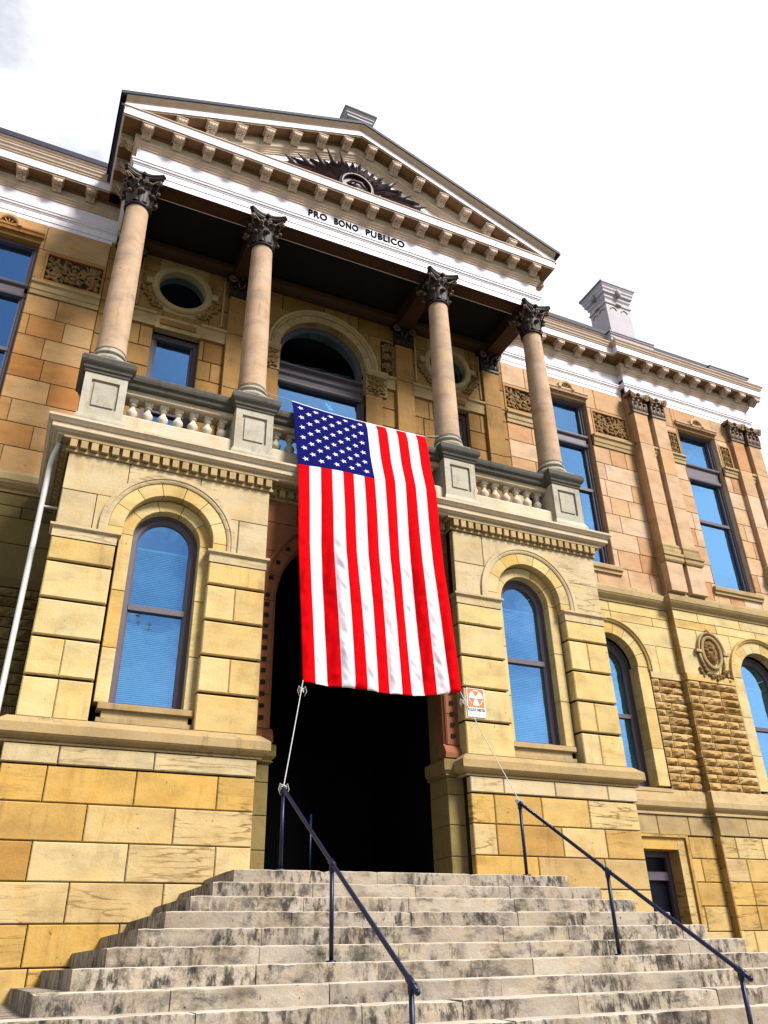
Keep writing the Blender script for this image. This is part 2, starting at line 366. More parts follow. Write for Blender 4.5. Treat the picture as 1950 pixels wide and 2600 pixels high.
    def rockface(s, x0, x1, rows, y, ln=(.35, .75), m=0, circ=(), holes=()):
        for z0, z1 in zip(rows, rows[1:]):
            x = x0; first = True
            while x < x1-1e-4:
                xe = x+rnd.uniform(*ln)*(rnd.uniform(.4, 1) if first else 1); first = False
                if x1-xe < .18: xe = x1
                nx = max(4, int((xe-x)/.05)); nz = 5; g = .008; rv = rnd.random(); sd_ = rnd.uniform(0, 90); v = []
                for j in range(nz+1):
                    for i in range(nx+1):
                        px = x+g+(xe-x-2*g)*i/nx; pz = z0+g+(z1-z0-2*g)*j/nz
                        e = min(i, nx-i, 1.5)/1.5*min(j, nz-j, 1.5)/1.5
                        n1 = noise.noise((px*5+sd_, sd_, pz*9)); n2 = noise.noise((px*16+sd_, 3, pz*22)); n3 = abs(noise.noise((px*3-pz*6+sd_, 8, pz*5)))
                        v.append((px+(n2*.006 if e else 0), y-e*(.045+.060*n1+.03*n2+.05*n3), pz))
                W = nx+1
                fs = [(j*W+i, j*W+i+1, (j+1)*W+i+1, (j+1)*W+i) for j in range(nz) for i in range(nx)]
                s.add(v, fs, m, rv)
                x = xe
    def build(s, name, mats, parent=None, smooth_angle=None):
        me = bpy.data.meshes.new(name); me.from_pydata(s.v, [], s.f)
        if not isinstance(mats, (list, tuple)): mats = [mats]
        for m in mats: me.materials.append(MT[m])
        me.polygons.foreach_set('material_index', s.m); me.polygons.foreach_set('use_smooth', s.s)
        a = me.attributes.new('blk', 'FLOAT', 'FACE'); a.data.foreach_set('value', s.r)
        bm = bmesh.new(); bm.from_mesh(me); bmesh.ops.recalc_face_normals(bm, faces=bm.faces); bm.to_mesh(me); bm.free()
        me.update()
        o = bpy.data.objects.new(name, me); COL.objects.link(o)
        if parent: o.parent = parent
        return o
def copyto(o, parent, loc=None, scale=None):
    c_ = o.copy(); COL.objects.link(c_); c_.parent = parent
    if loc is not None: c_.location = loc
    if scale is not None: c_.scale = scale
    return c_
def thing(name, label, cat, loc=(0, 0, 0), group=None):
    o = bpy.data.objects.new(name, None); COL.objects.link(o); o.location = loc
    o['label'] = label; o['category'] = cat
    if group: o['group'] = group
    return o
def tag(o, label, cat, group=None):
    o['label'] = label; o['category'] = cat
    if group: o['group'] = group
    return o
def span(s, a, b): return (a, b) if s > 0 else (-b, -a)

# ------------------------------------------------------------------ ground
GZ = -2.64
g = MB(); g.add([(-600, -600, GZ-.02), (600, -600, GZ-.02), (600, 600, GZ-.02), (-600, 600, GZ-.02)], [(0, 1, 2, 3)])
o = g.build('ground', 'grass'); o['kind'] = 'structure'
g = MB(); g.add([(-30, -22, GZ-.004), (30, -22, GZ-.004), (30, 2.3, GZ-.004), (-30, 2.3, GZ-.004)], [(0, 1, 2, 3)])
o = g.build('pavement', 'conc'); o['kind'] = 'structure'

# ================================================================== THE COURTHOUSE
H = thing('courthouse', 'ornate yellow sandstone courthouse with white pediment, tall columns and arched windows', 'building', (0, 0, GZ))
HB = bpy.data.objects.new('x', None)  # placeholder never linked
H.location = (0, 0, 0)
YF, YM, YP, YK = .05, 2.38, 2.2, .51
AX = 3.37          # axis of the arched window in each side of the porch
ACZ = 4.93

# ------------------------------------------------------------ generic arched window (frame part; glass, blinds, sill below it)
def arched_window(cx, cz, y, zb, k=1.0, blind=True, name='arched_window'):
    rf, rg = .53*k, .405*k
    F = MB()
    F.arc(cx, cz-.05, [(rf+.02, y+.10), (rf+.02, y), (rf-.035, y), (rf-.035, y+.03), (rg+.03, y+.03), (rg, y+.06), (rg, y+.12)], n=28, stilt=zb, sm=False)
    F.box(cx-rg-.03, cx+rg+.03, y+.035, y+.12, zb, zb+.075)
    zm = zb+(cz-zb)*.575
    F.box(cx-rg-.02, cx+rg+.02, y+.025, y+.12, zm-.04, zm+.05)
    fo = F.build(name, 'frame', H)
    Gm = MB(); K = 24
    poly = [(cx-rg-.01, zb+.03)]+[(cx+rg+.01, zb+.03)]+[(cx+(rg+.01)*math.cos(math.pi*i/K), cz-.05+(rg+.01)*math.sin(math.pi*i/K)) for i in range(K+1)]
    Gm.prism(poly, y+.085, y+.091)
    Gm.build('glass_pane', 'glass', fo)
    if blind:
        B = MB(); z = zb+.09; zt = cz-.10
        while z < zt:
            B.add([(cx-rg-.005, y+.16, z), (cx+rg+.005, y+.16, z), (cx+rg+.005, y+.178, z+.020), (cx-rg-.005, y+.178, z+.020)], [(0, 1, 2, 3)])
            z += .030
        B.box(cx-rg, cx+rg, y+.15, y+.19, zt, zt+.035)
        B.build('window_blind', 'blind', fo)
    return fo

# ------------------------------------------------------------ porch block walls
def porch_side(s):
    X = lambda a, b: span(s, a, b)
    cx = s*AX
    m = MB()
    # base courses
    rows = [GZ, -2.35, -1.89, -1.43, -.97, -.51, -.05, .41, .87, 1.325]
    if s > 0: m.ashlar(*X(1.77, 5.10), rows, YF-.02, (.85, 1.35), m=0, mort=2)
    else:
        m.ashlar(*X(1.77, 5.10), rows[:-4], YF-.02, (.85, 1.35), m=0, mort=2)
        for z0, z1, xs_, tn in ((.87, 1.325, (-5.10, -4.54, -3.41, -2.30, -1.77), (.21, .19, .20, .22)), (.41, .87, (-5.10, -3.98, -2.85, -1.77), (.05, .42, .64)),
                               (-.05, .41, (-5.10, -4.56, -3.40, -2.26, -1.77), (.83, .61, .64, .60)), (-.51, -.05, (-5.10, -4.05, -2.90, -1.77), (.64, .66, .61))):
            for a, b, t_ in zip(xs_, xs_[1:], tn): m.block(a+.006, b-.006, z0+.006, z1-.006, YF-.02+rnd.uniform(0, .003), .12, .012, 0, t_)
    m.ashlar(*X(1.76, 5.12), [1.335, 1.58], YF-.045, (1.0, 1.5), m=1)
    m.box(*X(1.80, 5.06), YF+.03, YF+.5, GZ, 1.95, 2)
    # return of the base towards the door
    m.build('porch_base_wall', ['gold', 'pale', 'mortar'], H)
    m = MB()
    # rusticated piers
    prow = [1.93, 2.48, 3.05, 3.615, 4.205, 4.605]
    for a, b in ((1.78, 2.70), (4.14, 5.05)):
        for i, (z0, z1) in enumerate(zip(prow, prow[1:])):
            x0, x1 = X(a, b); g_ = .030
            cut = None
            if rnd.random() < .3: cut = x0+(x1-x0)*rnd.uniform(.4, .6)
            for p, q in ([(x0, x1)] if cut is None else [(x0, cut-.003), (cut+.003, x1)]):
                m.block(p, q, z0+(g_ if i else .0), z1-g_*.4, YF, .26, .016, 0)
        m.box(*X(a+.03, b-.03), YF+.055, YF+.3, 1.9, 4.62, 2)
        # pier cap
        x0, x1 = X(a, b)
        m.sweep([(x0, .34), (x0, YF), (x1, YF), (x1, .34)], [(0, 4.60), (.008, 4.60), (.008, 4.735), (.022, 4.745), (.05, 4.765), (.05, 4.80), (0, 4.803)], 1)
    m.box(*X(1.80, 5.03), YF+.06, YF+.5, 6.0, 6.2, 2)
    m.box(*X(1.80, 2.40), YF+.06, YF+.5, 4.7, 6.0, 2); m.box(*X(4.34, 5.03), YF+.06, YF+.5, 4.7, 6.0, 2)
    # spandrel above the piers
    m.ashlar(*X(1.78, 5.04), [4.802, 5.42, 6.07], YF, (1.0, 1.6), circ=[(cx, ACZ, .925)], m=1)
    # main ring, stilted
    m.voussoirs(cx, ACZ, .70, .922, 0, math.pi, 7, YF+.004, .2, m=0)
    for q in (-1, 1): m.box(cx+q*.703, cx+q*.92, YF+.006, YF+.2, 4.803, ACZ-.004, 0)
    # inner ring and jamb stones
    m.voussoirs(cx, ACZ-.03, .525, .715, 0, math.pi, 5, YF+.16, .3, m=0)
    for q in (-1, 1):
        for z0, z1 in ((2.255, 3.05), (3.06, 3.95), (3.96, 4.895)):
            m.block(cx+q*.525, cx+q*.72, z0, z1, YF+.16, .3, .006, 0)
    # sill and apron
    x0, x1 = cx-.665, cx+.665
    m.extr([(YF+.3, 2.25), (YF+.09, 2.235), (YF+.075, 2.225), (YF+.075, 2.15), (YF+.11, 2.135), (YF+.3, 2.135)], x0, x1, 3)
    m.box(cx-.6, cx+.6, YF+.13, YF+.3, 2.03, 2.135, 3); m.box(x0, x1, YF+.10, YF+.3, 1.9, 2.03, 3)
    # hood mould
    m.arc(cx, ACZ, [(.915, YF+.05), (.925, YF-.012), (.955, YF-.025), (.985, YF-.025), (.99, YF-.04), (1.06, YF-.04), (1.075, YF+.05)], n=30, stilt=4.805, m=1)
    m.build('porch_wall', ['buff', 'pale', 'mortar', 'trim'], H)
    # ledge between base and piers
    m = MB()
    x0, x1 = X(1.745, 5.13)
    m.sweep([(x0, .5), (x0, YF), (x1, YF), (x1, 2.3)] if s > 0 else [(x0, 2.3), (x0, YF), (x1, YF), (x1, .5)],
            [(0, 1.585), (.05, 1.59), (.055, 1.612), (.03, 1.622), (.075, 1.65), (.125, 1.672), (.14, 1.69), (.15, 1.70), (.15, 1.822), (.14, 1.835), (.02, 1.93), (0, 1.935)])
    m.build('water_table', 'trim', H)
    arched_window(cx, ACZ, YF+.33, 2.25)
    # side walls of the block
    m = MB()
    xs = s*5.045
    for z0, z1 in zip([GZ, -1.9, -1.0, 0, 1.0, 1.58, 2.5, 3.6, 4.8, 5.4, 6.1], [-1.9, -1.0, 0, 1.0, 1.58, 2.5, 3.6, 4.8, 5.4, 6.1]):
        m.box(xs-s*.2, xs, YF+.3, 2.5, z0+.004, z1-.004, 0)
    m.build('porch_flank_wall', 'olive', H)
for s_ in (-1, 1): porch_side(s_)

# ------------------------------------------------------------ centre bay and doorway
YC = .29
m = MB()
m.ashlar(-1.79, 1.79, [4.25, 5.1, 5.65, 6.1], YC, (.9, 1.2), circ=[(0, 4.2, 1.80)], m=0)
m.voussoirs(0, 4.2, 1.53, 1.79, 0, math.pi, 11, YC+.0, .3, m=0)
m.arc(0, 4.2, [(1.50, YC+.34), (1.50, YC+.05), (1.53, YC+.03), (1.55, YC-.01), (1.56, YC+.01)], n=40, stilt=2.12, m=0)
m.arc(0, 4.2, [(1.74, YC+.02), (1.745, YC-.03), (1.78, YC-.05), (1.81, YC-.05), (1.82, YC+.02)], n=40, m=0)
for q in (-1, 1):
    z = 2.12
    while z < 4.2:
        m.block(*span(q, 1.53, 1.79), z, min(z+.52, 4.2)-.006, YC, .3, .006, 0); z += .52
    # square bosses
    for i in range(11): m.box(q*1.66-.035, q*1.66+.035, YC-.025, YC+.01, 2.24+i*.185, 2.30+i*.185, 1)
    for i in range(8):
        a = R(3+i*11); a = a if q > 0 else math.pi-a
        cxx, czz = 1.66*math.cos(a), 4.2+1.66*math.sin(a)
        m.box(cxx-.035, cxx+.035, YC-.025, YC+.01, czz-.03, czz+.03, 1)
    # console at the foot of the moulding
    m.extr([(YC+.2, 1.9), (YC-.06, 1.9), (YC-.07, 1.98), (YC-.03, 2.07), (YC+.02, 2.12), (YC+.2, 2.12)], *span(q, 1.47, 1.77), 0)
m.build('doorway_arch', ['red', 'mortar'], H)
for q in (-1, 1):
    m = MB()
    for z0, z1 in zip([GZ, -.9, -.05, .41, .87, 1.33], [-.9, -.05, .41, .87, 1.33, 1.60]):
        m.block(*span(q, 1.50, 1.80), z0+.004, z1-.004, YC, .6, .008, 0)
    x0, x1 = span(q, 1.50, 1.80)
    pth = [(x0, .9), (x0, YC), (x1, YC)] if q > 0 else [(x0, YC), (x1, YC), (x1, .9)]
    m.sweep(pth, [(0, 1.60), (.05, 1.62), (.03, 1.64), (.08, 1.70), (.08, 1.86), (0, 1.90)], 1)
    # reveal above
    m.box(*span(q, 1.53, 1.9), YC+.3, YC+.6, 1.6, 4.2, 0)
    m.build('doorway_jamb', ['olive', 'olive'], H)
# vestibule behind the doorway, its deep shade painted in as near-black
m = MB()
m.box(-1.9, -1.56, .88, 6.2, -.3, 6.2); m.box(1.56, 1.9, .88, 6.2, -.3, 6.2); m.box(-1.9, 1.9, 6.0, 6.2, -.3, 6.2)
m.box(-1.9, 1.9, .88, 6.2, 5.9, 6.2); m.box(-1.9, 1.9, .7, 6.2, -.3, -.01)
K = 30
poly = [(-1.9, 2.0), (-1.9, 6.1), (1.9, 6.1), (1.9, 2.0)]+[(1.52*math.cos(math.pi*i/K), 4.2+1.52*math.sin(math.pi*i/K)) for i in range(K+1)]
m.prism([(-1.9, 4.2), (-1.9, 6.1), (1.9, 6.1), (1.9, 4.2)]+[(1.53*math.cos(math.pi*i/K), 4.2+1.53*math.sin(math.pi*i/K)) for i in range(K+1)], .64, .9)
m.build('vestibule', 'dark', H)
# near-black sheets standing in for the unlit rooms behind the windows
m = MB()
for q in (-1, 1):
    m.box(*span(q, 2.0, 4.9), 1.4, 1.5, 1.5, 6.2)
m.box(-9.5, 14, 3.4, 3.5, GZ, 15)
m.build('interior_wall', 'dark', H)

# ------------------------------------------------------------ balcony: dentils, corona, deck
m = MB()
for q in (-1, 1):
    x0, x1 = span(q, 1.76, 5.06)
    pth = [(x0, .4), (x0, YF), (x1, YF), (x1, 2.3)] if q > 0 else [(x0, 2.3), (x0, YF), (x1, YF), (x1, .4)]
    m.sweep(pth, [(0, 6.07), (.03, 6.075), (.03, 6.115), (.012, 6.12), (.012, 6.27), (.10, 6.275), (.10, 6.31), (0, 6.32)])
    for i in range(21):
        xc = q*(1.83+i*.1585); m.box(xc-.052, xc+.052, YF-.10, YF+.02, 6.13, 6.262)
    for i in range(12):
        yc = .2+i*.1585; m.box(q*5.06, q*5.15, yc-.052, yc+.052, 6.13, 6.262)
m.sweep([(-1.77, YC), (1.77, YC)], [(0, 6.07), (.03, 6.075), (.03, 6.115), (.012, 6.12), (.012, 6.27), (.10, 6.275), (.10, 6.31), (0, 6.32)])
for i in range(22):
    xc = -1.67+i*.159; m.box(xc-.052, xc+.052, YC-.10, YC+.02, 6.13, 6.262)
m.build('dentil_course', 'trim', H)
m = MB()
PB = [(-5.19, 2.36), (-5.19, YF), (5.19, YF), (5.19, 2.36)]
m.sweep(PB, [(0, 6.315), (.06, 6.32), (.075, 6.35), (.12, 6.365), (.14, 6.385), (.165, 6.39), (.17, 6.40), (.17, 6.475), (.19, 6.48), (.205, 6.50), (.23, 6.53), (.245, 6.545), (.245, 6.585), (.22, 6.60), (0, 6.62)], 0)
m.box(-5.19, 5.19, YF+.001, 2.37, 6.318, 6.618, 1)
m.build('balcony_ledge', ['ledge', 'trim'], H)

# ------------------------------------------------------------ pedestals, columns, balustrades
PX = (-4.694, -2.11, 2.11, 4.694)
def pedestal(x):
    m = MB(); h = .347; y0, y1 = .123, .90
    # die with a sunk panel
    m.box(x-h, x+h, y0+.04, y1, 6.88, 7.78, 0)
    m.box(x-h, x-.225, y0, y0+.05, 6.88, 7.78, 0); m.box(x+.225, x+h, y0, y0+.05, 6.88, 7.78, 0)
    m.box(x-.225, x+.225, y0, y0+.05, 6.88, 7.06, 0); m.box(x-.225, x+.225, y0, y0+.05, 7.62, 7.78, 0)
    m.box(x-.175, x+.175, y0+.015, y0+.05, 7.11, 7.57, 0)
    sq = [(x-h, y1), (x-h, y0), (x+h, y0), (x+h, y1)]
    m.sweep(sq, [(0, 6.615), (.055, 6.615), (.055, 6.80), (.04, 6.83), (.01, 6.90), (0, 6.90)], 0, closed=True)
    m.sweep(sq, [(0, 7.74), (.02, 7.75), (.02, 7.79), (.045, 7.81), (.05, 7.85), (.09, 7.90), (.105, 7.93), (.105, 8.01), (.085, 8.025), (.075, 8.06), (-.02, 8.075)], 1, closed=True)
    m.add([(x-h, y0, 8.074), (x+h, y0, 8.074), (x+h, y1, 8.074), (x-h, y1, 8.074)], [(0, 1, 2, 3)], 1)
    return m.build('pedestal', ['grey', 'dkgrey'], H)
for x in PX: pedestal(x)

def shaft_mesh():
    m = MB(); pr = []
    for i in range(19):
        t = i/18; r = .258-.040*t**1.6; pr.append((r+(.012 if i == 0 else 0), 8.475+t*(12.20-8.475)))
    m.lathe(0, 0, pr, 40); return m
def base_mesh():
    m = MB()
    m.box(-.335, .335, -.335, .335, 8.072, 8.17, 0)
    pr = [(.33, 8.17)]+[(.285+.05*math.cos(a), 8.225+.055*math.sin(a)) for a in [R(-90+20*i) for i in range(10)]]
    pr += [(.275, 8.285), (.262, 8.30), (.258, 8.325), (.268, 8.345)]+[(.272+.026*math.cos(a), 8.37+.027*math.sin(a)) for a in [R(-90+30*i) for i in range(7)]]
    pr += [(.268, 8.40), (.262, 8.43), (.258, 8.49)]
    m.lathe(0, 0, pr, 36); return m
def capital_mesh(flat=False):
    """corinthian capital, z 0 to .82"""
    m = MB()
    if not flat:
        m.lathe(0, 0, [(.216, -.03), (.245, -.03), (.262, -.012), (.262, .005), (.245, .022), (.222, .024), (.215, .05), (.222, .3), (.24, .5), (.27, .62), (.30, .70)], 28)
        nl = 8
    for row, (zb, hh, ro, ph) in enumerate(((.03, .27, .10, 0), (.06, .47, .15, .5))):
        for i in range(8):
            a = 2*math.pi*(i+ph)/8; ca, sa = math.cos(a), math.sin(a); v = []; K = 8; W = (.085, .10)[row]
            for k in range(K+1):
                t = k/K
                if t < .7: rr_ = .225+.02*t+row*.006; zz = zb+hh*t/.7*.92
                else:
                    q = (t-.7)/.3*math.pi*.85; rr_ = .239+row*.006+ro*.55*math.sin(q*.9)+.02; zz = zb+hh*.92+.05*math.sin(q)-.03*(1-math.cos(q))
                wd = W*(math.sin(math.pi*(.18+.75*t))**.7)*(1+.18*math.cos(t*26))
                for j, (e, bo) in enumerate(((-1, 0), (-.5, .018), (0, .030), (.5, .018), (1, 0))):
                    rad = rr_+bo+.008; tx = e*wd
                    v.append((ca*rad-sa*tx, sa*rad+ca*tx, zz))
            fs = [(k*5+j, k*5+j+1, (k+1)*5+j+1, (k+1)*5+j) for k in range(K) for j in range(4)]
            m.add(v, fs, 0, None, True)
            rad = .239+row*.006+ro*.62+.02
            m.blob((ca*rad, sa*rad, zb+hh*.93), .05, .05, .028, 0, 1)
    for i in range(4):
        a = math.pi/4+i*math.pi/2; ca, sa = math.cos(a), math.sin(a)
        for sg in (-1, 1):
            pts = []; rd = []
            for k in range(9):
                t = k/8; rad = .25+.20*t**1.4; zz = .40+.27*t**.8; off = sg*(.14*(1-t)+.012)
                pts.append((ca*rad-sa*off, sa*rad+ca*off, zz)); rd.append(.020)
            for k in range(1, 13):
                q = k/12*R(500); rq = .062*(1-k/15); cxr, czz = .435, .605
                rad = cxr+rq*math.cos(R(70)-q); zz = czz+rq*math.sin(R(70)-q); off = sg*.02
                pts.append((ca*rad-sa*off, sa*rad+ca*off, zz)); rd.append(.018-.0006*k)
            m.tube(pts, rd, 6, 1)
        a = i*math.pi/2; ca, sa = math.cos(a), math.sin(a)
        for sg in (-1, 1):
            pts = []
            for k in range(7):
                t = k/6; off = sg*(.16-.11*t); pts.append((ca*(.29+.02*t)-sa*off, sa*(.29+.02*t)+ca*off, .42+.2*t))
            for k in range(1, 9):
                q = k/8*R(420); rq = .035*(1-k/11); off = sg*(.062-rq*math.cos(q)-.0); pts.append((ca*.315-sa*off, sa*.315+ca*off, .60+rq*math.sin(q)))
            m.tube(pts, .013, 5, 1)
        m.blob((ca*.335, sa*.335, .735), .05, .05, .06)
        m.blob((ca*.30, sa*.30, .56), .03, .03, .05)
    # abacus with hollow sides and clipped corners
    def ab(sc):
        P = []
        for i in range(4):
            a = i*math.pi/2; c_, s_2 = math.cos(a), math.sin(a)
            for k in range(9):
                t = -1+2*k/8; yy = t*.335; xx = .285+.105*t*t
                P.append(((c_*xx-s_2*yy)*sc, (s_2*xx+c_*yy)*sc))
        return P
    lv = [(.92, .675), (.95, .70), (1.0, .705), (1.0, .735), (1.05, .76), (1.07, .765), (1.07, .805)]
    v = []; n = 36
    for sc, z in lv: v += [(x, y, z) for x, y in ab(sc)]
    fs = [(l*n+i, l*n+(i+1) % n, (l+1)*n+(i+1) % n, (l+1)*n+i) for l in range(len(lv)-1) for i in range(n)]
    fs += [tuple(range(n-1, -1, -1)), tuple(range((len(lv)-1)*n, len(lv)*n))]
    m.add(v, fs, 0)
    return m
cols = []
for i, x in enumerate(PX):
    if i == 0:
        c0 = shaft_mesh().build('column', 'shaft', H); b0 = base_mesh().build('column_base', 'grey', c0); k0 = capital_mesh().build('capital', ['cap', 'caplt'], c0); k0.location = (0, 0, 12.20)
        c0.location = (x, YK, 0)
    else:
        cc = copyto(c0, H, (x, YK, 0)); copyto(b0, cc); copyto(k0, cc)
# balustrades
def baluster_mesh():
    m = MB(); z0, z1 = 7.12, 7.64
    m.box(-.075, .075, -.075, .075, z1-.07, z1, 0)
    m.box(-.08, .08, -.08, .08, z0, z0+.07, 0)
    h = z1-z0
    pr = [(.072, .135), (.075, .155), (.06, .18), (.040, .21), (.043, .235), (.066, .30), (.087, .38), (.094, .44), (.088, .50), (.066, .57), (.047, .63), (.042, .70), (.045, .735), (.066, .75), (.066, .775), (.048, .79), (.06, .84), (.074, .865)]
    m.lathe(0, 0, [(r, z0+h*t) for r, t in pr], 16)
    return m
bal0 = None
for a, b, n, st in ((-4.694, -2.11, 7, -4.18), (-2.11, 2.11, 13, -1.59), (2.11, 4.694, 7, 2.62)):
    m = MB(); x0, x1 = a+.345, b-.345
    m.extr([(.78, 6.61), (.22, 6.61), (.22, 7.08), (.25, 7.12), (.75, 7.12), (.78, 7.08)], x0, x1, 0)
    m.box(x0, x1, .34, .66, 7.64, 7.74, 0)
    m.extr([(.74, 7.735), (.27, 7.735), (.25, 7.76), (.24, 7.82), (.20, 7.85), (.185, 7.90), (.185, 7.96), (.21, 7.99), (.5, 8.02), (.79, 7.99), (.815, 7.96), (.815, 7.88), (.74, 7.80)], x0, x1, 1)
    bo = m.build('balustrade', ['ledge', 'dkgrey'], H)
    for i in range(n):
        x = st+i*(.262 if n == 7 else .265)
        if bal0 is None:
            bal0 = baluster_mesh().build('baluster', 'balu', bo); bal0.location = (x, .5, 0)
        else: copyto(bal0, bo, (x, .5, 0))

# ------------------------------------------------------------ relief carving
def relief(m, x0, x1, z0, z1, y, seed=1, mi=0):
    """scrolling foliage between two corners, raised from y"""
    rr_ = random.Random(seed); cx, cz = (x0+x1)/2, (z0+z1)/2; w_, h_ = x1-x0, z1-z0; q = min(w_, h_)
    def scroll(sx, sz, rad, turn, sg):
        pts = []; rd = []
        for k in range(22):
            t = k/21; a = turn+sg*t*R(560); r_ = rad*(1-.86*t)
            pts.append((sx+r_*math.cos(a), y-.02-.02*t, sz+r_*math.sin(a))); rd.append(.020*(1-.4*t)*q/.8+.006)
        m.tube(pts, rd, 5, mi); m.blob((sx, y-.04, sz), .045*q/.8+.01, .035, .045*q/.8+.01, 0, mi)
        for k in range(7):
            a = turn+sg*R(75*k); r_ = rad*(1.18-.07*k)
            m.blob((sx+r_*math.cos(a), y-.02, sz+r_*math.sin(a)), .032*q/.8+.012, .03, .085*q/.8+.015, math.pi/2-a+rr_.uniform(-.5, .5), mi)
    if w_ > h_*1.15:
        for sg in (-1, 1):
            scroll(cx+sg*w_*.18, cz-h_*.06, q*.22, R(90), sg); scroll(cx+sg*w_*.36, cz+h_*.20, q*.17, R(200), -sg); scroll(cx+sg*w_*.36, cz-h_*.24, q*.15, R(20), sg)
            m.tube([(cx, y-.02, cz-h_*.3), (cx+sg*w_*.12, y-.035, cz-h_*.38), (cx+sg*w_*.25, y-.035, cz-h_*.1), (cx+sg*w_*.40, y-.03, cz), (cx+sg*w_*.46, y-.02, cz-h_*.12)], .022, 5, mi)
            for zz in (-.38, .38): m.blob((cx+sg*w_*.44, y-.02, cz+zz*h_), .05, .04, .05, 0, mi)
        for k in range(5): m.blob((cx, y-.03, cz-h_*.36+k*h_*.16), .085-.01*k, .045, .05, 0, mi)
    else:
        for i, zz in enumerate((-.3, 0.02, .32)):
            for sg in (-1, 1): scroll(cx+sg*w_*.2, cz+zz*h_, w_*.2, R(90), sg)
            m.blob((cx, y-.03, cz+zz*h_), .04, .05, .07, 0, mi)
    for k in range(int(26*w_*h_/.8)+6):
        m.blob((rr_.uniform(x0+.05, x1-.05), y-.012, rr_.uniform(z0+.05, z1-.05)), rr_.uniform(.02, .04), .028, rr_.uniform(.04, .08), rr_.uniform(0, 3.1), mi)
def carved_panel(x0, x1, z0, z1, y, seed=1):
    m = MB(); b = .045
    m.box(x0, x1, y+.04, y+.10, z0, z1, 1)
    for p in ((x0, x0+b, z0, z1), (x1-b, x1, z0, z1), (x0+b, x1-b, z0, z0+b), (x0+b, x1-b, z1-b, z1)): m.box(p[0], p[1], y-.015, y+.06, p[2], p[3], 2)
    relief(m, x0+b, x1-b, z0+b, z1-b, y+.04, seed, 0)
    return m.build('carved_panel', ['relief', 'reliefbg', 'tan'], H)

# ------------------------------------------------------------ tall upper window (double hung with transom light)
def tall_window(cx, hw, y, zb, zt, ztr0, ztr1, zmeet, parent=H, transom=True, blindz=None, name='sash_window'):
    F = MB(); fw = .09
    x0, x1 = cx-hw, cx+hw
    for q in (-1, 1):
        a, b = span(q, hw-fw, hw); F.box(cx+a, cx+b, y, y+.14, zb, zt)
        a, b = span(q, hw-fw-.05, hw-fw+.001); F.box(cx+a, cx+b, y+.045, y+.13, zb, zt)
    F.box(x0, x1, y-.002, y+.14, zt-.13, zt); F.box(x0, x1, y-.003, y+.14, zb, zb+.09)
    if transom:
        F.extr([(y+.14, ztr0), (y-.02, ztr0), (y-.03, ztr0+.04), (y-.03, ztr0+.10), (y+.0, ztr0+.12), (y+.0, ztr1-.09), (y-.05, ztr1-.06), (y-.06, ztr1-.03), (y-.06, ztr1), (y+.14, ztr1)], x0+.01, x1-.01)
    F.box(x0+.02, x1-.02, y+.03, y+.13, zmeet-.045, zmeet+.04)
    fo = F.build(name, 'frame', parent)
    Gm = MB(); Gm.box(x0+.05, x1-.05, y+.10, y+.106, zb+.02, zt-.02); Gm.build('glass_pane', 'glass', fo)
    if blindz:
        B = MB(); z = blindz[0]
        while z < blindz[1]:
            B.add([(x0+.12, y+.17, z), (x1-.12, y+.17, z), (x1-.12, y+.19, z+.022), (x0+.12, y+.19, z+.022)], [(0, 1, 2, 3)]); z += .034
        B.build('window_blind', 'blind', fo)
    return fo

# ------------------------------------------------------------ pilasters with flat capitals
def pil_capital(m, x0, x1, y, z0, z1, mi=0):
    w_ = x1-x0; cx = (x0+x1)/2; h = z1-z0
    m.box(x0, x1, y, y+.2, z0, z1, mi); m.box(x0-.03, x1+.03, y-.03, y+.2, z0-.03, z0+.03, mi)
    for row, (n, hh, pr) in enumerate(((3, .40, .05), (4, .68, .08))):
        for i in range(n):
            xx = x0+w_*(i+.5)/n if row == 0 else x0+w_*i/(n-1)
            m.blob((xx, y-.01, z0+h*hh*.55), w_/n*.42, .045, h*hh*.5, 0, mi); m.blob((xx, y-pr, z0+h*hh), w_/n*.38, .05, .04, 0, mi)
    for q in (-1, 1):
        pts = []
        for k in range(16):
            a = R(90)-q*k/15*R(520); r_ = .10*(1-k/20); pts.append((cx+q*(w_*.5-.02)+r_*math.cos(a), y-.10, z0+h*.74+r_*math.sin(a)))
        m.tube(pts, .026, 6, mi+1)
        m.tube([(cx+q*.03, y-.03, z0+h*.45), (cx+q*w_*.2, y-.07, z0+h*.7), (cx+q*w_*.4, y-.09, z0+h*.86), (cx+q*w_*.52, y-.10, z0+h*.88)], .022, 6, mi+1)
    m.blob((cx, y-.07, z0+h*.90), .06, .06, .07, 0, mi)
    P = []
    for k in range(9):
        t = -1+k/4; P.append((cx+t*(w_*.5+.10), y-.13+.09*(1-t*t)))
    v = [(x, yy, z) for z in (z1-.10, z1) for x, yy in P+[(cx+w_*.5+.1, y+.2), (cx-w_*.5-.1, y+.2)]]; n = 11
    m.add(v, [tuple(range(n)), tuple(range(2*n-1, n-1, -1))]+[(i, (i+1) % n, n+(i+1) % n, n+i) for i in range(n)], mi)

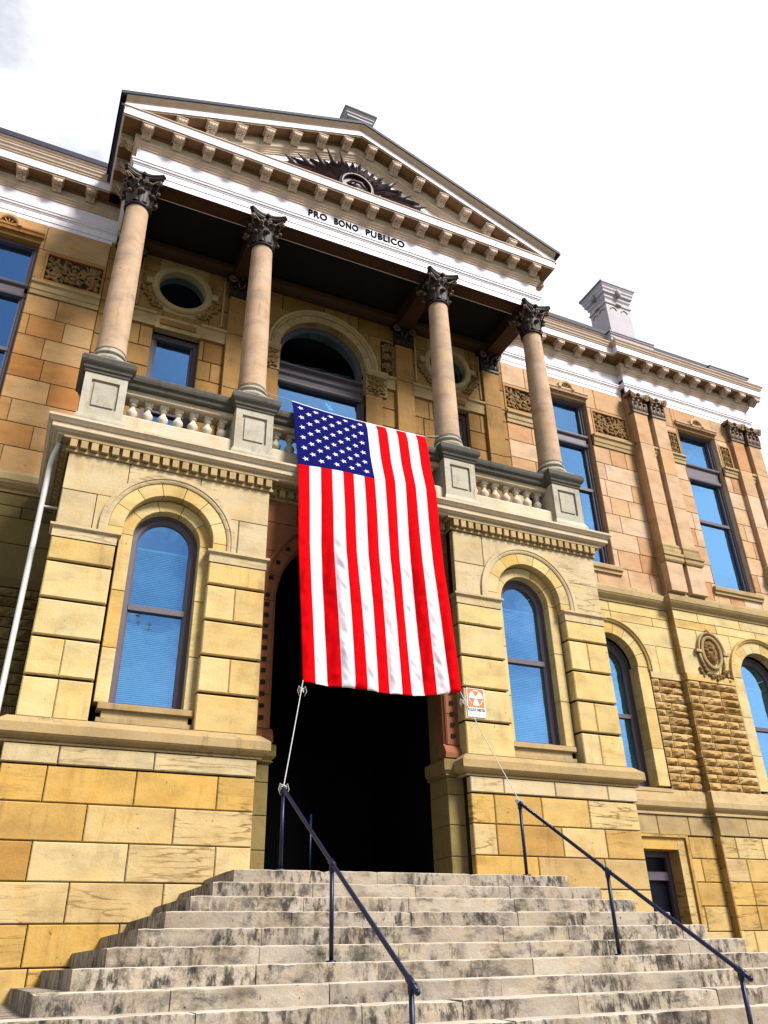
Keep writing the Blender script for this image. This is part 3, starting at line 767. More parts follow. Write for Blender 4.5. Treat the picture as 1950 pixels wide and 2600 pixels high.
# ------------------------------------------------------------ loggia back wall
YL = YM
m = MB()
m.ashlar(-5.04, 5.04, [6.62, 7.2, 7.75, 8.3, 8.85, 9.4, 9.93, 10.45, 11.0], YL, (.45, .9), holes=[(-3.89, -2.88, 6, 11.0), (2.88, 3.89, 6, 11.0), (-1.08, 1.08, 6, 11.0)], m=0)
m.ashlar(-5.04, 5.04, [11.0, 11.38, 12.0, 12.6, 13.1], YL, (.8, 1.3), circ=[(0, 11.4, 1.08)], holes=[(-3.89, -2.88, 11.55, 13.05), (2.88, 3.89, 11.55, 13.05)], m=0)
for q in (-1, 1):
    m.box(*span(q, 1.10, 2.87), YL+.09, YL+.3, 6.6, 11.3, 1); m.box(*span(q, 3.9, 5.0), YL+.09, YL+.3, 6.6, 13.5, 1)
    m.box(*span(q, 1.42, 2.80), YL+.09, YL+.3, 11.3, 13.5, 1); m.box(*span(q, 2.87, 3.9), YL+.09, YL+.3, 11.0, 11.56, 1)
    for sx_ in (-1, 1):
        for hz_ in (-.73, .80):
            K = 8; arc_ = [(q*3.385+sx_*.62*math.cos(R(90-62*k/K)), 12.26+math.copysign(.62*math.sin(R(90-62*k/K)), hz_)) for k in range(K+1)]
            m.prism([(q*3.385+sx_*.545, 12.26+hz_), (q*3.385, 12.26+hz_)]+arc_, YL-.004, YL+.1, 2)
for q in (-1, 1):
    # band at transom height, lintel blocks
    for a, b in ((1.63, 1.9), (2.32, 2.90), (3.87, 4.37)):
        m.extr([(YL+.02, 11.02), (YL-.04, 11.03), (YL-.05, 11.12), (YL-.04, 11.14), (YL-.06, 11.30), (YL-.10, 11.33), (YL-.10, 11.385), (YL+.02, 11.39)], *span(q, a, b), 2)
    m.extr([(YL+.1, 10.98), (YL-.06, 10.99), (YL-.06, 11.34), (YL+.1, 11.37)], *span(q, 2.90, 3.87), 2)
    m.box(*span(q, 3.0, 3.77), YL-.09, YL-.05, 11.1, 11.24, 0)
m.build('loggia_wall', ['loggia', 'mortar', 'trim'], H)
for q in (-1, 1):
    tall_window(q*3.385, .505, YL+.16, 6.65, 10.98, 0, 0, 9.0, transom=False, blindz=(6.7, 8.2))
    # round window with carved spandrels
    cx = q*3.385; m = MB()
    m.arc(cx, 12.26, [(.52, YL+.2), (.52, YL-.03), (.55, YL-.06), (.64, YL-.06), (.67, YL-.03), (.70, YL+.05)], 0, 2*math.pi, 40, None, 0)
    for sg in (-1, 1):
        m.box(cx+sg*.62, cx+sg*.80, YL-.05, YL+.02, 12.2, 12.36, 0)
        rr2 = random.Random(5)
        for k in range(26):
            t = k/25; xx = cx+sg*(.76-.34*t*t+rr2.uniform(-.09, .09)*(1-.2*t)); zz = 12.16-.62*t**.8+rr2.uniform(-.05, .05)
            if (xx-cx)**2+(zz-12.26)**2 < .71**2: xx = cx+sg*math.sqrt(max(.01, .73**2-(zz-12.26)**2))
            m.blob((xx, YL-.03, zz), rr2.uniform(.025, .05), .04, rr2.uniform(.04, .075), rr2.uniform(0, 3), 1)
        m.box(cx+sg*.93-.02, cx+sg*.93+.02, YL-.03, YL+.02, 11.5, 12.9, 0)
    ro = m.build('round_window', ['trim', 'relief'], H)
    gm = MB(); gm.prism([(cx+.53*math.cos(2*math.pi*i/32), 12.26+.53*math.sin(2*math.pi*i/32)) for i in range(32)], YL+.16, YL+.165); gm.build('glass_pane', 'glass', ro)
    for xa, xb in ((1.87, 2.33), (4.37, 4.85)):
        m = MB(); x0, x1 = span(q, xa, xb)
        for z0, z1 in ((6.62, 8.0), (8.0, 9.83), (9.83, 11.33), (11.33, 12.46)): m.block(x0, x1, z0+.004, z1-.004, YL-.10, .12, .008, 0)
        po = m.build('pilaster', 'loggia', H)
        m = MB(); pil_capital(m, x0, x1, YL-.10, 12.46, 13.04); m.build('pilaster_capital', ['cap', 'caplt'], po)
# arched middle window of the loggia
F = MB(); y = YL+.2
F.arc(0, 11.42, [(1.08, y+.1), (1.08, y), (1.02, y), (1.0, y+.04), (.97, y+.04), (.96, y+.12)], n=36, stilt=6.65)
F.extr([(y+.14, 10.56), (y-.04, 10.56), (y-.07, 10.60), (y-.07, 10.66), (y-.03, 10.70), (y-.03, 10.78), (y-.08, 10.84), (y-.08, 10.90), (y-.03, 10.94), (y-.03, 11.0), (y-.12, 11.05), (y-.12, 11.09), (y+.14, 11.10)], -1.04, 1.04)
fo = F.build('arched_window', 'frame', H)
gm = MB(); gm.prism([(-1.0, 6.7), (1.0, 6.7)]+[(1.0*math.cos(math.pi*i/28), 11.42+1.0*math.sin(math.pi*i/28)) for i in range(29)], y+.08, y+.086); gm.build('glass_pane', 'glass', fo)
m = MB()
m.voussoirs(0, 11.4, 1.08, 1.26, 0, math.pi, 9, YL-.03, .25, m=0)
m.arc(0, 11.4, [(1.26, YL+.02), (1.265, YL-.06), (1.29, YL-.08), (1.31, YL-.05), (1.34, YL-.10), (1.38, YL-.10), (1.39, YL+.02)], n=36, m=0)
for q in (-1, 1):
    x0, x1 = span(q, 1.07, 1.62)
    m.extr([(YL+.1, 11.25), (YL-.08, 11.26), (YL-.14, 11.34), (YL-.14, 11.395), (YL+.1, 11.40)], x0, x1, 0)
    m.box(x0, x1-.0, YL-.05, YL+.2, 10.72, 11.25, 0)
    relief(m, x0+.02, x1-.02, 10.78, 11.24, YL-.05, 9, 1)
    m.box(*span(q, 1.08, 1.5), YL-.03, YL+.2, 6.7, 10.72, 2)
m.build('window_arch', ['trim', 'relief', 'loggia'], H)
for q in (-1, 1):
    m = MB(); x0, x1 = span(q, 1.50, 1.80); m.box(x0, x1, YL-.01, YL+.03, 11.45, 12.5, 1); relief(m, x0, x1, 11.5, 12.45, YL-.01, 3, 0); m.build('carved_panel', ['relief', 'reliefbg'], H)
# ceiling, beams and wall cornice of the loggia
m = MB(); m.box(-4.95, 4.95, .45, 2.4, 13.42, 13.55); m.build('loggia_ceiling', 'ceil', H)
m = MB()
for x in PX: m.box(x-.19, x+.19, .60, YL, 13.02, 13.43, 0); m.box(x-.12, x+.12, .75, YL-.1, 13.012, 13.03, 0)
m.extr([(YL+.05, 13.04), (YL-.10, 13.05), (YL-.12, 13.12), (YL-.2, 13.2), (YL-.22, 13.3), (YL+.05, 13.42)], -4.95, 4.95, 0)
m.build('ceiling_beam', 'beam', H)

# ------------------------------------------------------------ modillion bracket (seen mostly from below), wall side at y=0, front at y=-.36
def modillion_mesh(b=.115):
    m = MB(); pr = []
    for i in range(9): a = R(200-35*i); pr.append((-.29+.050*math.cos(a), -.095+.052*math.sin(a)))
    body = [(-.345, -.02), (-.35, -.05), (-.347, -.10), (-.325, -.138), (-.29, -.145), (-.255, -.13), (-.235, -.115), (-.20, -.125), (-.15, -.155), (-.09, -.185), (-.03, -.20), (0, -.19), (0, -.02)]
    m.extr(body, -b*.82, b*.82, 0)
    m.extr([(-.375, 0), (-.375, -.012), (-.36, -.03), (0, -.03), (0, 0)], -b*1.12, b*1.12, 0)
    # scroll on the nose and a leaf along the belly
    m.tube([(-b*.9, -.335, -.085), (b*.9, -.335, -.085)], .046, 10, 0)
    for q in (-1, 1): m.blob((q*b*.5, -.345, -.10), .038, .045, .05, 0, 0)
    m.blob((0, -.325, -.125), .05, .06, .03, 0, 0)
    for k in range(4):
        yy = -.24+k*.065; zz = -.125-k*.021
        m.blob((0, yy, zz-.004), .032, .04, .022, 0, 0)
        for q in (-1, 1): m.blob((q*(.045+.01*k), yy+.02, zz), .028, .034, .02, 0, 0)
    return m
MOD = None
def put_mod(parent, x, y, z, rot=0):
    global MOD
    if MOD is None:
        MOD = modillion_mesh().build('modillion', 'cream', parent); o = MOD; o.location = (x, y, z)
    else: o = copyto(MOD, parent, (x, y, z))
    o.rotation_euler = (0, 0, rot); o.scale = (1, .76, 1)
    return o

# ------------------------------------------------------------ entablature + cornice, a profile swept in plan
ENT = [(0, 13.0), (.0, 13.16), (.015, 13.165), (.015, 13.315), (.03, 13.325), (.03, 13.35), (.055, 13.365), (.055, 13.40), (.075, 13.42), (.075, 13.455), (.012, 13.475), (.0, 13.48), (0, 13.82)]
BED = [(0, 13.82), (.025, 13.83), (.025, 13.86), (.055, 13.885), (.055, 13.915), (.09, 13.94), (.09, 14.14)]
SOF = [(.09, 14.14), (.12, 14.14), (.12, 14.215), (.36, 14.215)]
COR = [(.36, 14.215), (.36, 14.25), (.375, 14.25), (.39, 14.255), (.39, 14.455), (.40, 14.46), (.40, 14.475), (.415, 14.48), (.415, 14.50)]
CYM = [(.415, 14.50), (.44, 14.53), (.45, 14.57), (.48, 14.61), (.485, 14.64), (.30, 14.66), (0, 14.70)]
def entablature(path, name, closed=False, cyma=True):
    m = MB()
    m.sweep(path, ENT, 0, cap=False); m.sweep(path, BED, 1, cap=False); m.sweep(path, SOF, 2, cap=False)
    m.sweep(path, COR[:3], 1, cap=False); m.sweep(path, COR[2:6], 0, cap=False); m.sweep(path, COR[5:], 1, cap=False)
    if cyma: m.sweep(path, CYM, 1, cap=False)
    return m
YE = .34
pe = [(-4.92, 2.45), (-4.92, YE), (4.92, YE), (4.92, 2.45)]
m = entablature(pe, 'x', cyma=False)
m.extr([(.72, 13.0), (YE, 13.0), (YE+.04, 13.02)], -4.92, 4.92, 0)
m.box(-4.92, 4.92, YE+.004, .70, 12.999, 13.5, 3)            # soffit of the front beam
m.box(-1.65, 1.65, YE+.10, .62, 12.985, 13.0, 3); m.box(-4.3, -2.6, YE+.10, .62, 12.985, 13.0, 3); m.box(2.6, 4.3, YE+.10, .62, 12.985, 13.0, 3)
for q in (-1, 1): m.box(*span(q, 4.5, 4.915), YE+.01, 2.4, 12.998, 13.4, 3)
# top of the horizontal cornice, whitened to bounce neutral light upward
m.box(-5.32, 5.32, -.04, 2.3, 14.47, 14.505, 4)
PENT = m.build('entablature', ['white', 'cream', 'soffit', 'beam', 'bright'], H)
for i in range(16): put_mod(PENT, -4.80+i*.638, YE-.09, 14.215)
for q in (-1, 1):
    for yy in (.55, 1.18, 1.8): put_mod(PENT, q*(4.92+.09), yy, 14.215, q*math.pi/2)
# coffers between the brackets: raised dark panels
def text_mesh(body, x0, x1, zc, y, mat, parent, height=None, name='lettering', off=.012, ext=.012, sp=1.0):
    cu = bpy.data.curves.new('t', 'FONT'); cu.body = body; cu.size = 1; cu.align_x = 'LEFT'; cu.offset = off; cu.space_character = sp
    to = bpy.data.objects.new('t', cu); COL.objects.link(to); bpy.context.view_layer.update()
    me = bpy.data.meshes.new_from_object(to.evaluated_get(bpy.context.evaluated_depsgraph_get())); bpy.data.objects.remove(to)
    xs = [v.co.x for v in me.vertices]; zs = [v.co.y for v in me.vertices]
    sxx = (x1-x0)/(max(xs)-min(xs)); szz = height/(max(zs)-min(zs)) if height else sxx
    mx_, mz_ = min(xs), (max(zs)+min(zs))/2
    bm = bmesh.new(); bm.from_mesh(me)
    for v in bm.verts: v.co = Vector((x0+(v.co.x-mx_)*sxx, y, zc+(v.co.y-mz_)*szz))
    r_ = bmesh.ops.extrude_face_region(bm, geom=bm.faces[:])
    for e in r_['geom']:
        if isinstance(e, bmesh.types.BMVert): e.co.y += ext
    bmesh.ops.recalc_face_normals(bm, faces=bm.faces); bm.to_mesh(me); bm.free()
    for a_ in ('custom_normal', 'sharp_face'):
        if a_ in me.attributes: me.attributes.remove(me.attributes[a_])
    for pg in me.polygons: pg.use_smooth = False
    me.materials.clear(); me.materials.append(MT[mat])
    o = bpy.data.objects.new(name, me); COL.objects.link(o); o.parent = parent; return o
for wd_, xa_, xb_ in (('PRO', -1.17, -.72), ('BONO', -.55, .04), ('PUBLICO', .23, 1.22)): text_mesh(wd_, xa_, xb_, 13.672, YE-.014, 'letter', PENT, .205, off=.03, ext=.015, sp=1.12)

# ------------------------------------------------------------ pediment
SL = .392
def rake(m, prof, mi, xe=5.32, y0=YE, z0=0, x_in=None, r=.5):
    """profile of (out,z) carried up both slopes"""
    st = [-xe, 0, xe]; k = len(prof)
    v = [(x, y0-d, z0+z+SL*(5.32-abs(x))) for x in st for d, z in prof]
    m.add(v, [(i*k+q, (i+1)*k+q, (i+1)*k+q+1, i*k+q+1) for i in range(2) for q in range(k-1)], mi, r)
m = MB()
# tympanum
m.add([(-5.0, YE+.03, 14.3), (5.0, YE+.03, 14.3), (0, YE+.03, 14.3+SL*5.0+.4)], [(0, 1, 2)], 3)
m.add([(-2.55, YE+.0, 14.52), (2.55, YE+.0, 14.52), (0, YE+.0, 14.52+SL*2.55)], [(0, 1, 2)], 3)
Z0 = 14.56-.28
rake(m, [(-.03, Z0-.36), (.0, Z0-.36), (.0, Z0-.33), (.02, Z0-.32), (.02, Z0-.29), (.05, Z0-.265), (.05, Z0-.235), (.09, Z0-.21), (.09, Z0+.03)], 1, xe=4.4)
rake(m, [(.09, Z0+.03), (.12, Z0+.03), (.12, Z0+.10), (.36, Z0+.10)], 2, xe=4.9)
rake(m, [(.36, Z0+.10), (.36, Z0+.13), (.39, Z0+.135)], 1)
rake(m, [(.39, Z0+.135), (.39, Z0+.30)], 0)
rake(m, [(.39, Z0+.30), (.405, Z0+.305), (.405, Z0+.325), (.44, Z0+.35), (.455, Z0+.375), (.49, Z0+.395), (.50, Z0+.41)], 1)
# framing fillet of the tympanum
rake(m, [(-.03, Z0-.60), (.02, Z0-.60), (.03, Z0-.58), (.03, Z0-.545), (-.03, Z0-.53)], 3, xe=3.7)
PED = m.build('pediment', ['white', 'cream', 'soffit', 'bright'], H)
for i in range(16):
    x = -4.80+i*.638
    if abs(x) > 4.5: continue
    put_mod(PED, x, YE-.09, Z0+.10+SL*(5.32-abs(x)-.115))
# carved sunburst with a round medallion
m = MB(); ecx, ecz, ey = -.06, 14.80, YE-.02
for i in range(29):
    a = R(4+172*i/28); lim = 1.9
    # length until just under the raking frame
    for k in range(60):
        L_ = .55+k*.03
        if ecz+L_*math.sin(a) > 15.72-SL*abs(ecx+L_*math.cos(a))*1.02: break
    L_ = min(L_*(.86+.14*(i % 2)), 1.65); ca, sa = math.cos(a), math.sin(a)
    w0 = .035+.012*(i % 3); pts = []
    v = []
    for rd, ww, yo in ((.42, w0, .06), (L_*.6, w0*1.7, .16), (L_*.9, w0*1.2, .14), (L_+.05, .006, .10)):
        for e, dy in ((-1, 0), (0, -.05), (1, 0)): v.append((ecx+ca*rd-sa*e*ww, ey-yo+dy*1.0+(.03 if e else 0), ecz+sa*rd+ca*e*ww))
    v += [(x, ey+.02, z) for x, y_, z in v]
    fs = [(k*3+j, k*3+j+1, (k+1)*3+j+1, (k+1)*3+j) for k in range(3) for j in range(2)]
    fs += [(k*3, (k+1)*3, 12+(k+1)*3, 12+k*3) for k in range(3)]+[(k*3+2, (k+1)*3+2, 12+(k+1)*3+2, 12+k*3+2) for k in range(3)]
    m.add(v, fs, 0)
    m.tube([(ecx+ca*L_*.88, ey-.12, ecz+sa*L_*.88), (ecx+ca*L_*.97, ey-.13, ecz+sa*L_*.97)], [.055, .03], 6, 0)
for (x0, z0), (x1, z1) in (((-1.52, 14.86), (-1.84, 15.09)), ((-1.12, 15.0), (-1.52, 15.27)), ((-.86, 15.18), (-1.12, 15.59)), ((-.60, 15.38), (-.83, 15.87)), ((-.36, 15.45), (-.50, 15.93)),
                           ((.70, 15.22), (1.05, 15.63)), ((1.0, 15.0), (1.41, 15.28)), ((1.35, 14.86), (1.79, 15.04))):
    m.tube([(x0, ey-.12, z0), (x0+(x1-x0)*.35, ey-.135, z0+(z1-z0)*.35), (x1, ey-.16, z1)], [.07, .06, .008], 5, 0)
for i in range(40):
    a = R(rnd.uniform(0, 180)); rd = rnd.uniform(.45, .95); zz = ecz+rd*math.sin(a)*.8; xx = ecx+rd*1.35*math.cos(a)
    if zz < 15.62-SL*abs(xx): m.blob((xx, ey-.08, zz), rnd.uniform(.04, .1), .06, rnd.uniform(.05, .1), rnd.uniform(0, 3), 0)
m.arc(ecx, ecz+.08, [(.345, ey-.08), (.345, ey-.18), (.36, ey-.20), (.39, ey-.20), (.41, ey-.17), (.44, ey-.16), (.46, ey-.02)], R(-20), R(200), 28, None, 0)
m.prism([(ecx+.35*math.cos(2*math.pi*i/28), ecz+.08+.35*math.sin(2*math.pi*i/28)) for i in range(28)], ey-.11, ey-.05, 0)
for q_, w_ in ((-.25, .05), (.20, .06)): m.blob((ecx+q_, ey-.12, ecz+.06), w_, .03, .10, R(20)*(1 if q_ < 0 else -1), 1)
m.blob((ecx+.02, ey-.13, ecz+.12), .13, .05, .09, R(8), 0); m.blob((ecx+.02, ey-.17, ecz+.12), .06, .03, .018, 0, 1)
m.tube([(ecx-.24, ey-.14, ecz+.08), (ecx-.1, ey-.17, ecz+.22), (ecx+.1, ey-.17, ecz+.22), (ecx+.26, ey-.14, ecz+.06)], .035, 6, 0)
m.tube([(ecx-.2, ey-.14, ecz+.02), (ecx, ey-.17, ecz-.02), (ecx+.22, ey-.14, ecz+.02)], .035, 6, 0)
m.build('sunburst_carving', ['maroon', 'sw'], PED)

# ------------------------------------------------------------ roofs
m = MB()
for q in (-1, 1):
    xo, xi = q*5.44, 0
    zt = lambda x: Z0+.41+SL*(5.32-abs(x))
    v = []
    for y_ in (YE-.53, 13):
        v += [(xo, y_, zt(xo)), (0, y_, zt(0)), (0, y_, zt(0)+.085), (xo, y_, zt(xo)+.085)]
    m.add(v, [(0, 1, 2, 3), (4, 7, 6, 5), (3, 2, 6, 7), (0, 4, 5, 1), (0, 3, 7, 4)], 0)
m.box(-5.0, -4.86, -.2, .2, 14.8, 14.98, 0) if False else None
ROOF = m.build('roof', 'roof', H)
# side eaves of the portico roof
m = MB()
for q in (-1, 1):
    x0, x1 = span(q, 4.92, 5.40); m.box(x0, x1, -.03, 2.4, 14.49, 14.58)
m.build('eaves_gutter', 'lead', ROOF)
# pedestal on the apex
def stack(parent, x0, x1, y0, y1, z0, z1, z2, arches, mat):
    m = MB(); sq = [(x0, y1), (x0, y0), (x1, y0), (x1, y1)]; h = z2-z1
    m.box(x0, x1, y0, y1, z0, z1+.1, 0)
    m.sweep(sq, [(0, z1-.14), (.035, z1-.12), (.035, z1-.07), (0, z1-.05)], 0, closed=True)
    m.sweep(sq, [(0, z1+h*.1), (.04, z1+h*.2), (.04, z1+h*.32), (.10, z1+h*.42), (.10, z1+h*.55), (.13, z1+h*.62), (.13, z1+h*.72), (.17, z1+h*.84), (.18, z1+h*.86)], 0, closed=True)
    m.sweep(sq, [(.18, z1+h*.86), (.19, z1+h*.88), (.19, z2), (-.2, z2+.03)], 1, closed=True)
    m.add([(x0, y0, z2+.02), (x1, y0, z2+.02), (x1, y1, z2+.02), (x0, y1, z2+.02)], [(0, 1, 2, 3)], 1)
    if arches:
        for cx in (x0+(x1-x0)*.28, x0+(x1-x0)*.72):
            m.arc(cx, z1-.35, [(.10, y0+.01), (.10, y0-.025), (.135, y0-.025), (.14, y0+.01)], R(10), R(170), 10, None, 2)
        for k in (.3, .72):
            yy = y0+(y1-y0)*k; a = MB(); a.arc(0, z1-.35, [(.09, 0), (.09, -.025), (.125, -.025), (.13, 0)], R(10), R(170), 10, None, 2)
            m.add([(x0+y_, yy+x_, z_) for x_, y_, z_ in a.v], a.f, 2)
        cx = (x0+x1)/2
        m.blob((cx, y0-.14, z1+h*.5), .10, .07, .15, 0, 2); m.blob((cx, y0-.04, z1-.10), .12, .05, .05, 0, 2)
        m.blob((x0-.14, (y0+y1)/2, z1+h*.5), .07, .10, .15, 0, 2); m.blob((x0-.04, (y0+y1)/2, z1-.1), .05, .12, .05, 0, 2)
    return m
stack(None, -.24, .24, .16, .66, 16.6, 17.08, 17.50, False, None).build('apex_pedestal', ['chim', 'roof'], ROOF)

# ================================================================== wings
LANC = 7.085   # axis of the upper wing windows
def wing(s, xend):
    X = lambda a, b: span(s, a, b)
    up = X(5.04, xend); cx = s*LANC; ax = s*7.2
    m = MB()
    # upper wall
    zu = [6.86, 7.38, 7.90, 8.42, 8.94, 9.46, 9.98, 10.50, 11.03]
    hole = X(6.40, 7.77)
    m.ashlar(*up, zu, YM, (.5, 1.05), holes=[(*hole, 7.40, 13)], m=0, b=.009, gap=.010)
    pz = (11.45, 12.25)
    pin, pout = X(5.04, 6.24), X(7.89, 9.12)
    m.ashlar(*up, [11.38, 12.30, 13.02], YM, (1.0, 1.5), holes=[(*hole, 11, 12.52), (*pin, *pz), (*pout, *pz)], m=0, b=.009, gap=.010)
    m.box(*X(5.04, 6.36), YM+.07, YM+.3, 6.4, 13.6, 1); m.box(*X(7.81, xend), YM+.07, YM+.3, 6.4, 13.6, 1); m.box(*hole, YM+.07, YM+.3, 12.55, 13.6, 1); m.box(*hole, YM+.07, YM+.3, 6.4, 7.3, 1)
    for a, b in ((5.04, 6.38), (7.79, xend)):
        m.extr([(YM+.02, 11.03), (YM-.03, 11.035), (YM-.035, 11.13), (YM-.055, 11.15), (YM-.06, 11.27), (YM-.10, 11.31), (YM-.10, 11.375), (YM+.02, 11.39)], *X(a, b), 2)
    # reveals
    for q in (hole[0], hole[1]): m.box(q-.02, q+.02, YM+.06, YM+.3, 7.4, 12.52, 0)
    m.box(*hole, YM+.02, YM+.3, 12.45, 12.54, 0)
    # sill
    m.extr([(YM+.2, 7.40), (YM-.08, 7.385), (YM-.09, 7.36), (YM-.09, 7.27), (YM-.05, 7.24), (YM-.05, 7.17), (YM+.2, 7.17)], *X(6.27, 7.92), 2)
    # lintel moulding with a lunette
    m.extr([(YM+.02, 12.55), (YM-.05, 12.56), (YM-.07, 12.62), (YM-.09, 12.64), (YM-.09, 12.68), (YM+.02, 12.70)], *X(6.36, 7.82), 0)
    for k in range(40):
        xx = X(6.38, 7.80)[0]+1.42*k/39; m.blob((xx, YM-.06, 12.545), .014, .03, .022, 0, 0, None, 5, 4)
    m.arc(cx, 12.66, [(.17, YM), (.17, YM-.10), (.20, YM-.12), (.26, YM-.12), (.28, YM)], 0, math.pi, 18, None, 0)
    for k in range(5):
        a = R(18+36*k); m.tube([(cx, YM-.03, 12.68), (cx+.19*math.cos(a), YM-.08, 12.67+.19*math.sin(a))], .016, 5, 0)
    m.build('wing_upper_wall', ['peach_flare' if s > 0 else 'tan', 'mortar', 'trim'], H)
    carved_panel(*pin, *pz, YM-.0, 11); carved_panel(*pout, *pz, YM-.0, 12)
    tall_window(cx, .685, YM+.16, 7.40, 12.50, 11.0, 11.34, 9.66)
    # lower wall: band, spandrel, rock-faced zone, base
    m = MB()
    cz = 4.88; r_h = 1.02
    m.ashlar(*up, [4.805, 5.45, 5.95, 6.17, 6.42], YM, (1.0, 1.6), circ=[(ax, cz, r_h)], m=0, b=.006)
    for a, b in ((5.04, 7.2-1.03), (7.2+1.03, xend)):
        m.box(*X(a, b), YM-.035, YM+.1, 4.64, 4.80, 0)
        rows = [2.14+(i+(rnd.uniform(-.16, .16) if 0 < i < 14 else 0))*(4.64-2.14)/14 for i in range(15)]
        x0, x1 = X(a, b)
        m.rockface(x0, x1, rows, YM-.0, m=3)
        m.box(x0, x1, YM+.02, YM+.3, 2.1, 4.66, 1)
    m.voussoirs(ax, cz, .72, 1.015, 0, math.pi, 9, YM+.005, .25, m=0)
    for q in (-1, 1):
        for z0, z1 in ((2.2, 3.0), (3.0, 3.9), (3.9, 4.875)): m.block(ax+q*.70, ax+q*1.02, z0+.004, z1-.004, YM+.01, .3, .006, 0)
    m.arc(ax, cz, [(1.0, YM+.05), (1.01, YM-.03), (1.04, YM-.045), (1.06, YM-.045), (1.065, YM-.07), (1.10, YM-.07), (1.115, YM+.05)], n=32, stilt=4.81, m=0)
    m.extr([(YM+.3, 2.16), (YM-.06, 2.14), (YM-.07, 2.06), (YM+.3, 2.05)], ax-1.0, ax+1.0, 2)
    bas = X(6.32, 8.08)
    m.ashlar(*up, [GZ, -2.4, -1.95, -1.5, -1.05, -.6, -.14, .31, .76, 1.19], YM, (.7, 1.15), holes=[(*X(6.07, 8.33), -1.5, 1.19)], m=4)
    m.ashlar(*up, [1.20, 1.60], YM-.02, (.8, 1.3), m=2)
    # surround of the basement light
    for a, b in ((6.07, 6.32), (8.08, 8.33)): m.block(*X(a, b), -1.5, 1.19, YM-.01, .3, .006, 4)
    m.block(*X(6.32, 8.08), .915, 1.19, YM-.01, .3, .006, 4)
    m.box(*X(6.32, 8.08), YM-.01, YM+.3, -1.5, -1.3, 4)
    m.extr([(YM, 1.15), (YM-.06, 1.155), (YM-.06, 1.20), (YM, 1.205)], *X(6.4, 8.36), 4)
    m.box(*X(8.29, 8.36), YM-.06, YM, -1.5, 1.155, 4)
    m.box(*X(5.04, 6.1), YM+.06, YM+.4, GZ, 6.5, 1); m.box(*X(8.3, xend), YM+.06, YM+.4, GZ, 6.5, 1); m.box(*X(6.1, 8.3), YM+.08, YM+.4, 1.1, 2.1, 1); m.box(*X(6.1, 8.3), YM+.08, YM+.4, 6.0, 6.5, 1)
    m.build('wing_lower_wall', ['buff', 'mortar', 'trim', 'rock', 'gold'] if s > 0 else ['olive', 'mortar', 'trim', 'olive', 'olive'], H)
    arched_window(ax, cz+.02, YM+.30, 2.2, 1.32)
    # basement light
    F = MB(); x0, x1 = bas; y = YM+.30
    for a in (x0, x1-.1): F.box(a, a+.1, y, y+.12, -1.3, .915)
    F.box(x0, x1, y+.001, y+.12, .80, .915); F.box(x0+.1, x1-.1, y+.002, y+.12, .36, .52); F.box(x0, x1, y+.001, y+.12, -1.3, -1.2); F.box((x0+x1)/2-.04, (x0+x1)/2+.04, y+.004, y+.12, -1.2, .8)
    fo = F.build('basement_window', 'frame', H)
    gm = MB(); gm.box(x0+.08, x1-.08, y+.07, y+.076, -1.25, .85); gm.build('glass_pane', 'dimglass', fo)
    # string course and water table
    m = MB()
    pth = [(X(5.04, xend)[0], YM), (X(5.04, xend)[1], YM)]
    m.sweep(pth, [(0, 6.42), (.02, 6.425), (.03, 6.47), (.07, 6.50), (.12, 6.56), (.14, 6.60), (.15, 6.61), (.15, 6.74), (.13, 6.76), (.05, 6.80), (.04, 6.86), (0, 6.87)])
    m.build('string_course', 'trim', H)
    m = MB()
    m.sweep(pth, [(0, 1.60), (.05, 1.605), (.05, 1.64), (.03, 1.66), (.09, 1.72), (.12, 1.76), (.12, 1.87), (.11, 1.885), (.04, 2.11), (0, 2.14)])
    m.build('water_table', 'trim', H)
wing(1, 9.16); wing(-1, 9.8)

# ------------------------------------------------------------ right pavilion
PXA, PXB, PC = 9.16, 14.05, 11.6
m = MB(); hole = (10.86, 12.30)
PC = 11.58
m.ashlar(PXA, PXB, [6.86, 7.38, 7.90, 8.42, 8.94, 9.46, 9.98, 10.50, 11.03], YP, (.45, .8), holes=[(10.86, 12.30, 7.30, 13)], b=.009, gap=.010, m=0)
m.ashlar(PXA, PXB, [11.38, 12.30, 13.02], YP, (.9, 1.3), holes=[(10.86, 12.30, 11, 12.40), (10.36, 10.80, 11.32, 12.12), (12.36, 12.80, 11.32, 12.12)], b=.009, gap=.010, m=0)
for a, b in ((PXA, 10.84), (12.32, PXB)):
    m.extr([(YP+.02, 11.03), (YP-.03, 11.035), (YP-.035, 11.13), (YP-.055, 11.15), (YP-.06, 11.22), (YP-.10, 11.25), (YP-.10, 11.31), (YP+.02, 11.32)], a, b, 2); m.box(a, b, YP-.002, YP+.1, 11.32, 11.385, 0)
    m.box(max(a, PXA+.02), b, YP+.07, YP+.4, 6.4, 13.6, 1)
m.box(10.84, 12.32, YP+.07, YP+.4, 12.42, 13.6, 1); m.box(10.84, 12.32, YP+.07, YP+.4, 6.4, 7.25, 1)
for q in hole: m.box(q-.02, q+.02, YP+.06, YP+.3, 7.3, 12.4, 0)
m.box(10.86, 12.30, YP+.02, YP+.3, 12.33, 12.42, 0)
m.extr([(YP+.2, 7.30), (YP-.08, 7.28), (YP-.09, 7.26), (YP-.09, 7.17), (YP-.05, 7.14), (YP-.05, 7.08), (YP+.2, 7.08)], 10.74, 12.44, 2)
m.extr([(YP+.02, 12.43), (YP-.05, 12.44), (YP-.07, 12.48), (YP-.09, 12.50), (YP-.09, 12.54), (YP+.02, 12.56)], 10.80, 12.36, 0)
for k in range(40): m.blob((10.82+1.52*k/39, YP-.06, 12.425), .014, .03, .022, 0, 0, None, 5, 4)
